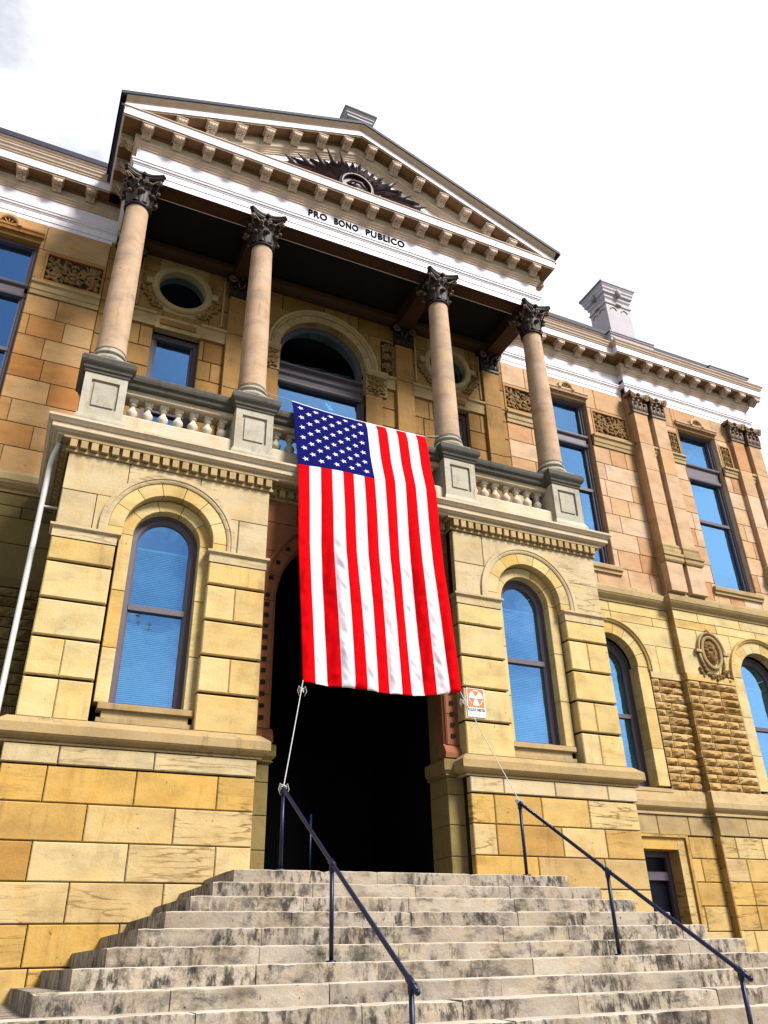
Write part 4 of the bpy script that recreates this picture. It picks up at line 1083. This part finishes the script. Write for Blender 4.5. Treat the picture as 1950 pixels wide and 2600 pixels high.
m.arc(PC, 12.52, [(.17, YP), (.17, YP-.10), (.20, YP-.12), (.26, YP-.12), (.28, YP)], 0, math.pi, 18, None, 0)
for k in range(5):
    a = R(18+36*k); m.tube([(PC, YP-.03, 12.54), (PC+.19*math.cos(a), YP-.08, 12.53+.19*math.sin(a))], .016, 5, 0)
m.box(PXA+.0, PXA+.02, YP+.01, YM+.05, 6.4, 13.0, 0)
m.box(PXB-.3, PXB, YP+.05, 14, GZ, 13.5, 0)
m.build('pavilion_upper_wall', ['peach_flare', 'mortar', 'trim'], H)
carved_panel(10.36, 10.80, 11.32, 12.12, YP, 21); carved_panel(12.36, 12.80, 11.32, 12.12, YP, 22)
tall_window(PC, .72, YP+.16, 7.30, 12.40, 10.72, 11.22, 9.4, blindz=(7.9, 9.38))
for a, b in ((9.17, 9.64), (9.84, 10.30), (12.86, 13.32), (13.55, 14.02)):
    m = MB()
    m.block(a-.03, b+.03, 6.87, 7.66, YP-.16, .2, .008, 0)
    for z0, z1 in ((8.20, 9.4), (9.4, 10.45), (10.45, 11.3), (11.3, 12.36)): m.block(a, b, z0+.003, z1-.003, YP-.13, .16, .006, 0)
    x0, x1 = a-.03, b+.03
    m.sweep([(x0, YP), (x0, YP-.16), (x1, YP-.16), (x1, YP)], [(0, 7.66), (.03, 7.68), (.05, 7.72), (.05, 7.80), (.08, 7.83), (.08, 7.90), (.02, 7.93), (.03, 8.0), (.03, 8.06), (.0, 8.08), (.015, 8.12), (.015, 8.16), (-.02, 8.2)], 1)
    po = m.build('pilaster', ['peach_flare', 'trim'], H)
    m = MB(); pil_capital(m, a, b, YP-.13, 12.36, 13.0); m.build('pilaster_capital', ['caplt', 'relief'], po)
# lower storey of the pavilion
m = MB(); ax, cz = 11.72, 4.88
m.ashlar(PXA, PXB, [4.805, 5.45, 5.95, 6.17, 6.42], YP, (1.0, 1.6), circ=[(ax, cz, 1.02)], m=0, b=.006)
for a, b in ((PXA, ax-1.03), (ax+1.03, PXB)):
    m.box(a, b, YP-.035, YP+.1, 4.64, 4.80, 0)
    m.rockface(a, b, [2.14+i*(4.64-2.14)/14 for i in range(15)], YP, m=3); m.box(a+.01, b, YP+.02, YP+.3, 2.1, 4.66, 1)
m.voussoirs(ax, cz, .72, 1.015, 0, math.pi, 9, YP+.005, .25, m=0)
for q in (-1, 1):
    for z0, z1 in ((2.2, 3.0), (3.0, 3.9), (3.9, 4.875)): m.block(ax+q*.70, ax+q*1.02, z0+.004, z1-.004, YP+.01, .3, .006, 0)
m.arc(ax, cz, [(1.0, YP+.05), (1.01, YP-.03), (1.04, YP-.045), (1.06, YP-.045), (1.065, YP-.07), (1.10, YP-.07), (1.115, YP+.05)], n=32, stilt=4.81, m=0)
m.ashlar(PXA, PXB, [GZ, -2.4, -1.95, -1.5, -1.05, -.6, -.14, .31, .76, 1.19], YP, (.7, 1.15), m=4)
m.ashlar(PXA, PXB, [1.20, 1.60], YP-.02, (.8, 1.3), m=2)
m.box(PXA+.01, ax-.9, YP+.06, YM+.1, GZ, 6.5, 1); m.box(ax+.9, PXB, YP+.06, YM+.1, GZ, 6.5, 1); m.box(ax-1, ax+1, YP+.06, YM+.1, GZ, 2.1, 1); m.box(ax-1, ax+1, YP+.06, YM+.1, 6.0, 6.5, 1)
z = GZ
while z < 2.1: m.box(PXA-.001, PXA+.1, YP+.012, YM+.05, z+.004, z+.45, 3); z += .46
z = 2.14
while z < 6.4: m.box(PXA-.001-.02*rnd.random()*(z < 4.6), PXA+.1, YP+.012, YM+.05, z+.004, z+.17, 3); z += .178
m.build('pavilion_lower_wall', ['buff', 'mortar', 'trim', 'rock', 'gold'], H)
arched_window(ax, cz+.02, YP+.30, 2.2, 1.32)
pp = [(PXA, YM), (PXA, YP), (PXB, YP), (PXB, 6)]
m = MB(); m.sweep(pp, [(0, 6.42), (.02, 6.425), (.03, 6.47), (.07, 6.50), (.12, 6.56), (.14, 6.60), (.15, 6.61), (.15, 6.74), (.13, 6.76), (.05, 6.80), (.04, 6.86), (0, 6.87)]); m.build('string_course', 'trim', H)
m = MB(); m.sweep(pp, [(0, 1.60), (.05, 1.605), (.05, 1.64), (.03, 1.66), (.09, 1.72), (.12, 1.76), (.12, 1.87), (.11, 1.885), (.04, 2.11), (0, 2.14)]); m.build('water_table', 'trim', H)

# ------------------------------------------------------------ portrait medallion on the pavilion
m = MB(); mx0, mz0, my = 10.10, 5.40, YP
def face_h(u, v):
    g_ = lambda a, b, sa, sb: math.exp(-((u-a)/sa)**2-((v-b)/sb)**2)
    h = .9*math.exp(-((u/.62)**2+((v+.05)/.80)**2)**2)
    h += .32*g_(0, .0, .09, .22)+.10*g_(0, -.14, .16, .08)-.34*g_(-.24, .10, .15, .08)-.34*g_(.24, .10, .15, .08)+.14*g_(-.24, .24, .2, .05)+.14*g_(.24, .24, .2, .05)
    h += .12*g_(0, -.30, .2, .04)-.14*g_(0, -.36, .2, .03)+.12*g_(0, -.42, .18, .05)+.12*g_(0, -.60, .2, .12)
    if v > .30 or abs(u) > .50:
        k_ = max(0, min(1, (v-.30)*6)) if abs(u) < .5 else 1
        h += k_*(.22+.22*math.sin(u*17+v*5)*math.sin(v*19-u*6))*math.exp(-((u/.85)**2+(v/.95)**2)**3)
    return h
n = 34; v = []; hx, hz = .25, .35
for j in range(n+1):
    for i in range(n+1):
        u_, v_ = -1+2*i/n, -1+2*j/n; dd = math.hypot(u_, v_); k_ = 1 if dd < 1 else 1/dd
        v.append((mx0+u_*k_*hx, my+.02-.15*face_h(u_*k_, v_*k_), mz0+v_*k_*hz))
m.add(v, [(j*(n+1)+i, j*(n+1)+i+1, (j+1)*(n+1)+i+1, (j+1)*(n+1)+i) for j in range(n) for i in range(n)], 1, .5, True)
def ell(m, rx, rz, prof, a0, a1, n, mi):
    k = len(prof); v = []
    for i in range(n+1):
        a = a0+(a1-a0)*i/n
        for d_, y_ in prof: v.append((mx0+(rx+d_)*math.cos(a), y_, mz0+(rz+d_)*math.sin(a)))
    m.add(v, [(i*k+q, i*k+q+1, (i+1)*k+q+1, (i+1)*k+q) for i in range(n) for q in range(k-1)], mi)
ell(m, .25, .35, [(0, my+.02), (.005, my-.07), (.04, my-.085), (.075, my-.07), (.08, my+.02)], 0, 2*math.pi, 36, 0)
ell(m, .37, .46, [(0, my+.02), (.0, my-.06), (.03, my-.09), (.06, my-.09), (.07, my+.02)], R(0), R(180), 26, 0)
for q in (-1, 1):
    m.box(mx0+q*.35, mx0+q*.52, my-.10, my+.02, mz0-.04, mz0+.03, 0)
    m.tube([(mx0+q*.40, my-.03, mz0-.05), (mx0+q*.37, my-.04, mz0-.25), (mx0+q*.28, my-.04, mz0-.42)], [.05, .04, .03], 6, 0)
    for k in range(7): m.blob((mx0+q*(.42+rnd.uniform(-.06, .06)), my-.03, mz0-.40-.04*k+rnd.uniform(-.03, .03)), .035, .035, .04, rnd.uniform(0, 3), 2)
m.blob((mx0, my-.05, mz0+.54), .06, .07, .06, 0, 0)
for k in range(26):
    t = -1+2*k/25; m.blob((mx0+t*.34, my-.03-rnd.uniform(0, .03), mz0-.62+.2*t*t+rnd.uniform(-.05, .05)), rnd.uniform(.03, .055), .045, rnd.uniform(.03, .06), rnd.uniform(0, 3), 2)
m.build('portrait_medallion', ['trim', 'relief', 'relief'], H)

# ------------------------------------------------------------ wing entablatures, parapets, chimney
def wing_ent(path, mods, wall_y, par=None):
    m = entablature(path, 'x'); path = par or path
    # parapet: gutter, blocking course, coping
    pr = [(.20, 14.66), (.20, 14.72), (.10, 14.74), (.10, 14.78)]
    m.sweep(path, [(.30, 14.655), (.31, 14.70), (.24, 14.72), (.14, 14.725)], 3, cap=False)
    m.sweep(path, [(.14, 14.725), (.14, 14.98), (.16, 14.99), (.17, 15.02)], 0, cap=False)
    m.sweep(path, [(.17, 15.02), (.19, 15.03), (.20, 15.07), (.23, 15.09), (.24, 15.12)], 1, cap=False)
    m.sweep(path, [(.24, 15.12), (.26, 15.125), (.26, 15.27), (-.5, 15.32)], 4, cap=False)
    o = m.build('wing_entablature', ['white', 'cream', 'soffit', 'lead', 'roof'], H)
    for x in mods: put_mod(o, x, wall_y-.09, 14.215)
    return o
YW = 2.43
wing_ent([(-9.8, YW), (-4.95, YW)], [-9.3, -8.57, -7.83, -7.10, -6.37, -5.66], YW)
YW2 = 2.24
WE = wing_ent([(4.95, YW), (9.2, YW), (9.2, YW2), (14.1, YW2), (14.1, 8)], [5.66, 6.37, 7.0], YW, [(4.95, YW), (14.1, YW), (14.1, 8)])
for x in (7.70, 8.44): put_mod(WE, x, YW-.09, 14.215)
for i in range(9): put_mod(WE, 9.38+i*.615, YW2-.09, 14.215)
for a, b in ((9.08, 10.25), (12.95, 14.12)):
    m = MB(); yy = YW2
    hz_ = .06 if a < 10 else 0
    m.sweep([(a, 4), (a, yy), (b, yy), (b, 4)], [(.18, 14.66), (.20, 14.70), (.20, 14.88+hz_), (.22, 14.90+hz_), (.22, 14.94+hz_), (.20, 14.96+hz_), (.20, 14.99+hz_), (.24, 15.02+hz_), (.24, 15.05+hz_)], 0)
    m.sweep([(a, 4), (a, yy), (b, yy), (b, 4)], [(.24, 15.05+hz_), (.26, 15.06+hz_), (.26, 15.10+hz_), (-.3, 15.13+hz_)], 1)
    m.build('parapet_pedestal', ['chim', 'lead'], WE)
m = MB(); m.box(-9.8, -5, 2.3, 13, 15.2, 15.3); m.box(5, 14.2, 2.4, 13, 15.2, 15.3); m.build('flat_roof', 'roof', H)
stack(None, 9.27, 10.22, 2.35, 3.10, 15.2, 16.86, 17.50, True, None).build('chimney', ['chim', 'lead', 'grey'], WE)

# ================================================================== staircase
ST = thing('stone_staircase', 'broad flight of timeworn grey stone steps streaked with black grime before the doorway', 'staircase', (0, 0, 0))
S0, YS0, SW, SD, SR = 2.382, -1.418, .304, .2925, .165
def step_mesh(k):
    m = MB(); hw = S0+SW*k; yf = YS0-SD*k; zt = -SR*k; z0 = zt-SR-.012
    yb = YF+.0 if k == 0 else YS0-SD*(k-1)+.12
    # front slabs with timeworn, slightly wavering edges
    x = -hw; seg = []
    while x < hw-.01:
        xe = x+rnd.uniform(.9, 1.9)
        if hw-xe < .5: xe = hw
        seg.append((x, xe)); x = xe
    for a, b in seg:
        n = max(6, int((b-a)/.07)); rv = rnd.random(); sd_ = rnd.uniform(0, 60); v = []
        prof = [(0.0, 0.0), (0.0, .45), (0, .9), (.004, .965), (.012, .992), (.03, 1.0), (.3, 1.0), (.3, 0)]
        g_ = .004; dz = rnd.uniform(-.004, .004); dy = rnd.uniform(-.006, .006)
        for i in range(n+1):
            px = a+g_+(b-a-2*g_)*i/n; e = 0 if 0 < i < n else .006
            chip = max(0, noise.noise((px*3.1+sd_, k*1.7, 0))-.25)*.05+max(0, noise.noise((px*11+sd_, k*2.3, 4))-.3)*.03
            for q, (dy_, tz) in enumerate(prof):
                wob = .008*noise.noise((px*4+sd_, tz*3, k)) if q < 3 else 0
                v.append((px, yf+dy+dy_+e+wob+(chip if q in (2, 3, 4) else 0), z0+(zt-z0)*tz+dz-(chip*.8 if q in (3, 4, 5) else 0)-(e if 2 < q < 7 else 0)))
        P = len(prof)
        fs = [(i*P+q, (i+1)*P+q, (i+1)*P+q+1, i*P+q+1) for i in range(n) for q in (0, 1, 2, 6)]
        fs += [tuple(range(P)), tuple(range(n*P+P-1, n*P-1, -1))]
        o_ = len(m.v); m.add(v, fs, 0, rv)
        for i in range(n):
            for q in (3, 4, 5): m.f.append(tuple(o_+t_ for t_ in (i*P+q, (i+1)*P+q, (i+1)*P+q+1, i*P+q+1))); m.m.append(1); m.r.append(rv); m.s.append(False)  # nosing and tread top take the painted sunlit tone
    # top behind the slabs
    m.box(-hw+.005, hw-.005, yf+.25, max(yb, yf+.45), z0, zt-.004, 0)
    # side slabs returning to the wall
    for s_ in (-1, 1):
        y = yf+.29; yend = YF if hw < 5.1 else YM
        while y < yend-.01:
            ye = y+rnd.uniform(.8, 1.4)
            if yend-ye < .4: ye = yend
            x0, x1 = span(s_, hw-.33, hw)
            m.box(x0, x1, y+.004, ye-.004, z0, zt+rnd.uniform(-.004, .002), 0); y = ye
        x0, x1 = span(s_, hw-.33, hw-.03); m.box(x0, x1, yf+.02, yend, z0, zt-.006, 0)
    return m
for k in range(16): step_mesh(k).build('step', ['step', 'sunlit'], ST)
m = MB(); m.box(-1.6, 1.6, -.1, 1.2, -.2, -.004); m.build('landing', 'step', ST)

# ================================================================== handrails
def handrail(s, label):
    x = s*1.774
    t = thing('handrail', label, 'handrail', (x, -1.30, 0), 'pipe handrails up the steps')
    pts = [(-1.30, .955), (-3.013, -.091), (-4.768, -1.144)]
    m = MB(); rr_ = .023
    d = Vector((0, pts[2][0]-pts[0][0], pts[2][1]-pts[0][1])).normalized()
    a = Vector((0, pts[0][0]+1.30, pts[0][1])); b = Vector((0, pts[2][0]+1.30, pts[2][1]))
    P = [a-d*.07, a, Vector((0, pts[1][0]+1.30, pts[1][1])), b, b+d*.13]
    m.tube(P, rr_, 14)
    m.blob(P[0], .027, .03, .027); m.blob(P[-1], .027, .03, .027)
    for q in P[1:4]: m.tube([q-d*.055, q-d*.05, q+d*.05, q+d*.055], [rr_+.002, rr_+.009, rr_+.009, rr_+.002], 14)
    m.build('top_rail', 'iron', t)
    for (y, z), zb in zip(pts, (0, -.99, -1.98)):
        m = MB(); m.tube([(0, y+1.30, zb-.03), (0, y+1.30, z)], rr_, 14)
        m.tube([(0, y+1.30, z-.085), (0, y+1.30, z-.08), (0, y+1.30, z-.02)], [rr_+.001, rr_+.007, rr_+.007], 14)
        m.lathe(0, y+1.30, [(.024, zb+.02), (.05, zb+.018), (.055, zb), (.055, zb-.02)], 18)
        m.build('post', 'iron', t)
handrail(-1, 'dark blue pipe handrail nearer the tall arched window with bird stickers')
handrail(1, 'dark blue pipe handrail below the orange and white shelter sign')
m = MB(); m.tube([(0, 0, 0), (0, 0, 1.25)], .03, 12); m.lathe(0, 0, [(.03, .02), (.06, .015), (.06, 0)], 14)
o = m.build('door_post', 'iron'); o.location = (-.10, 2.3, 0); tag(o, 'thin blue post standing inside the dark doorway', 'post')

# ================================================================== flag
TAB = [  # t, y, z left, z middle, z right, x left, x right
    (0.0, .25, 8.29, 8.21, 8.23, -1.40, 1.42), (.05, .13, 8.02, 7.98, 7.98, -1.40, 1.40), (.20, -.04, 7.27, 7.25, 7.22, -1.395, 1.36), (.32, -.235, 6.62, 6.66, 6.63, -1.385, 1.32),
    (.45, -.335, 5.88, 5.88, 5.90, -1.385, 1.285), (.60, -.42, 5.0, 5.0, 5.03, -1.39, 1.265), (.80, -.52, 3.83, 3.80, 3.88, -1.345, 1.29), (1.0, -.62, 2.60, 2.565, 2.70, -1.315, 1.30)]
def flag_pt(u, t):
    for a, b in zip(TAB, TAB[1:]):
        if t <= b[0]+1e-9: break
    k = (t-a[0])/(b[0]-a[0]); q = [x+(y-x)*k for x, y in zip(a, b)]
    _, y, zl, zm, zr, xl, xr = q
    e = 1-2*u; z = zm*(1-e*e)+(zl if e > 0 else zr)*e*e
    x = xl+(xr-xl)*u
    low = max(0, min(1, (t-.30)/.45)); st = (u*13) % 1
    hem = min(1, (1-t)/.03)*min(1, u/.02, (1-u)/.02)
    hem = max(.12, hem)
    y += -.014*math.sin(math.pi*st)*(.35+low)                        # each stripe bellies between its seams
    # long soft folds hanging from the top edge, deeper towards the free end
    y += low*(.055*math.sin(u*9.5+1.1*t+.4)+.030*math.sin(u*21-2.0*t)+.018*math.sin(u*34+3*t))*min(1, (1-t)/.02+.55)
    sg = 1 if int(u*13) % 2 else -1
    pk = math.sin(math.pi*st)**.6                                    # slanting puckers, pinned at the seams
    y += hem*pk*low*(.040*noise.noise((u*10, (t*5.9-sg*u*2.4)*3.6, sg*3.1))+.024*noise.noise((u*22, (t*5.9-sg*u*2.6)*8.5, 5)))
    y += .03*noise.noise((u*2.5, t*4, 9))*min(1, t*4)
    return Vector((x, y, z))
m = MB(); NS, SUB, NV = 13, 12, 230; vc = .325; NU = NS*SUB
v = [flag_pt(i/NU, j/NV) for j in range(NV+1) for i in range(NU+1)]
jc = int(round(vc*NV))
base = len(m.v); m.v += [tuple(p) for p in v]
for j in range(NV):
    for i in range(NU):
        sidx = i//SUB
        mi = 2 if (sidx < 7 and j < jc) else (0 if sidx % 2 == 0 else 1)
        if j == 0: mi = 1
        m.f.append((j*(NU+1)+i, j*(NU+1)+i+1, (j+1)*(NU+1)+i+1, (j+1)*(NU+1)+i)); m.m.append(mi); m.r.append(.5); m.s.append(True)
for i in range(9):
    for j in range(11):
        if (i+j) % 2: continue
        uc, tcn_ = (i+1)/10*7/13, .008+(j+1)/12*(vc-.008)
        P = []
        for k in range(10):
            a = R(36*k+180); rd = .066 if k % 2 == 0 else .027
            du, dt = rd*math.cos(a)/2.75, rd*math.sin(a)/5.95
            p = flag_pt(uc+du, tcn_+dt); P.append((p.x, p.y-.007, p.z))
        c_ = flag_pt(uc, tcn_); P.append((c_.x, c_.y-.007, c_.z))
        m.add(P, [(10, k, (k+1) % 10) for k in range(10)], 1, .5, False)
fl = m.build('flag', ['fred', 'fwhite', 'fblue'])
sl = fl.modifiers.new('cloth_thickness', 'SOLIDIFY'); sl.thickness = .003; sl.offset = 1
tag(fl, 'large red, white and blue striped flag with white stars hanging from the balcony', 'flag')
# ropes
def rope(pts, label, knots=(), r_=.0075):
    m = MB(); n = len(pts); P = []
    for a, b in zip(pts, pts[1:]):
        a, b = Vector(a), Vector(b); K = 40
        for k in range(K): P.append(a+(b-a)*k/K)
    P.append(Vector(pts[-1]))
    off = .004
    for ph in (0, math.pi):      # two twisted strands
        Q = [p+Vector((math.cos(i*1.3+ph)*off, math.sin(i*1.3+ph)*off, 0)) for i, p in enumerate(P)]
        m.tube(Q, r_*.62, 5)
    for kp, kr in knots:
        kp = Vector(kp)
        for t in range(3):
            m.tube([kp+Vector((kr*math.cos(a), kr*.8*math.sin(a), (t-1)*.022+.012*math.sin(a*2))) for a in [R(30*i) for i in range(13)]], r_*.8, 5)
        for sg in (-1, 1): m.tube([kp, kp+Vector((sg*.05, -.02, .05)), kp+Vector((sg*.07, -.02, -.02)), kp+Vector((sg*.04, -.01, -.09))], r_*.55, 5)
    o = m.build('rope', 'rope'); tag(o, label, 'rope', 'ropes holding the flag'); return o
def sagl(a, b, d, n=8): return [(a[0]+(b[0]-a[0])*i/n, a[1]+(b[1]-a[1])*i/n, a[2]+(b[2]-a[2])*i/n-d*4*(i/n)*(1-i/n)) for i in range(n+1)]
FTL, FTR, FBL, FBR = flag_pt(0, 0), flag_pt(1, 0), flag_pt(0, 1), flag_pt(1, 1)
def coil(cx, cy, cz, r_): return [(cx+r_*math.cos(R(a)), cy+r_*math.sin(R(a)), cz) for a in range(-90, 271, 24)]
rope(coil(-2.11, YK, 8.45, .275)+sagl((-1.86, .42, 8.46), tuple(FTL), .0), 'short rope from the second column to the blue corner of the flag', r_=.007)
rope(coil(2.11, YK, 8.45, .275)+sagl((1.86, .42, 8.46), tuple(FTR), .0), 'short rope from the third column to the red top corner of the flag', r_=.007)
rope([tuple(FBL+Vector((0, 0, .02)))]+sagl(tuple(FBL), (-1.774, -1.30, .98), .01), 'long white rope from the flag down to the handrail against the dark doorway', [(FBL+Vector((-.02, -.02, -.13)), .03), ((-1.774, -1.29, .965), .042)])
rope([tuple(FBR+Vector((0, 0, .02)))]+sagl(tuple(FBR), (1.774, -1.30, .98), .01), 'long white rope slanting past the shelter sign down to the handrail', [(FBR+Vector((.02, -.02, -.16)), .03), ((1.774, -1.29, .965), .042)])

# ================================================================== shelter sign
m = MB(); y = YF-.012
m.box(1.83, 2.175, y, y+.012, 2.55, 3.04, 1)
m.box(1.845, 2.16, y-.003, y, 2.715, 3.03, 0)
cx, cz = 2.0025, 2.873
m.prism([(cx+.135*math.cos(2*math.pi*i/32), cz+.135*math.sin(2*math.pi*i/32)) for i in range(32)], y-.006, y-.003, 1)
for a in (90, 210, 330):
    # inward pointing triangles
    ca, sa = math.cos(R(a)), math.sin(R(a)); w_ = .066
    P = [(cx+ca*.018, cz+sa*.018), (cx+ca*.118-sa*w_, cz+sa*.118+ca*w_), (cx+ca*.118+sa*w_, cz+sa*.118-ca*w_)]
    m.prism(P, y-.009, y-.006, 0)
sg = m.build('shelter_sign', ['so', 'sw']); tag(sg, 'orange and white fallout shelter sign with three triangles on the stone pier', 'sign')
text_mesh('FALLOUT SHELTER', 1.84, 2.165, 2.672, y-.004, 'blackp', sg, .05, off=.02, ext=.003)

# ================================================================== bird stickers on the glass
def bird(cx, cz, a, sc, label):
    m = MB(); P = [(-1, .05), (-.5, .12), (-.15, .10), (-.25, .8), (.05, .65), (.2, .12), (.75, .1), (1.05, 0), (.75, -.06), (.2, -.10), (.0, -.55), (-.2, -.5), (-.15, -.1), (-.6, -.06), (-1.05, -.2)]
    ca, sa = math.cos(a), math.sin(a)
    m.prism([((x*ca-z*sa)*sc, (x*sa+z*ca)*sc) for x, z in P], 0, .002)
    o = m.build('bird_sticker', 'blackp'); o.location = (cx, YF+.33+.078, cz); tag(o, label, 'sticker', 'bird stickers on the window')
gy = YF+.33+.08
bird(-3.615, 3.69, R(70), .055, 'black flying bird sticker on the arched window, topmost of the four')
bird(-3.600, 3.59, R(95), .045, 'small black bird sticker directly under the topmost one')
bird(-3.435, 3.575, R(80), .050, 'black bird sticker apart from the others with its wing raised, third from the top')
bird(-3.435, 3.495, R(0), .045, 'black bird sticker gliding level, lowest of the four on the arched window')

# ================================================================== downpipe
m = MB()
m.tube([(-5.20, .25, 6.32), (-5.25, .32, 6.15), (-5.277, .38, 5.95), (-5.277, .38, GZ+.1), (-5.277, .28, GZ+.02)], .042, 14)
o = m.build('downpipe', 'pipe'); tag(o, 'slim white downpipe running down beside the porch wall', 'downpipe')
m = MB()
m.box(-5.277, -5.04, .36, .40, 5.21, 5.235); m.build('pipe_bracket', 'pipe', o)
bpy.data.objects.remove(HB)
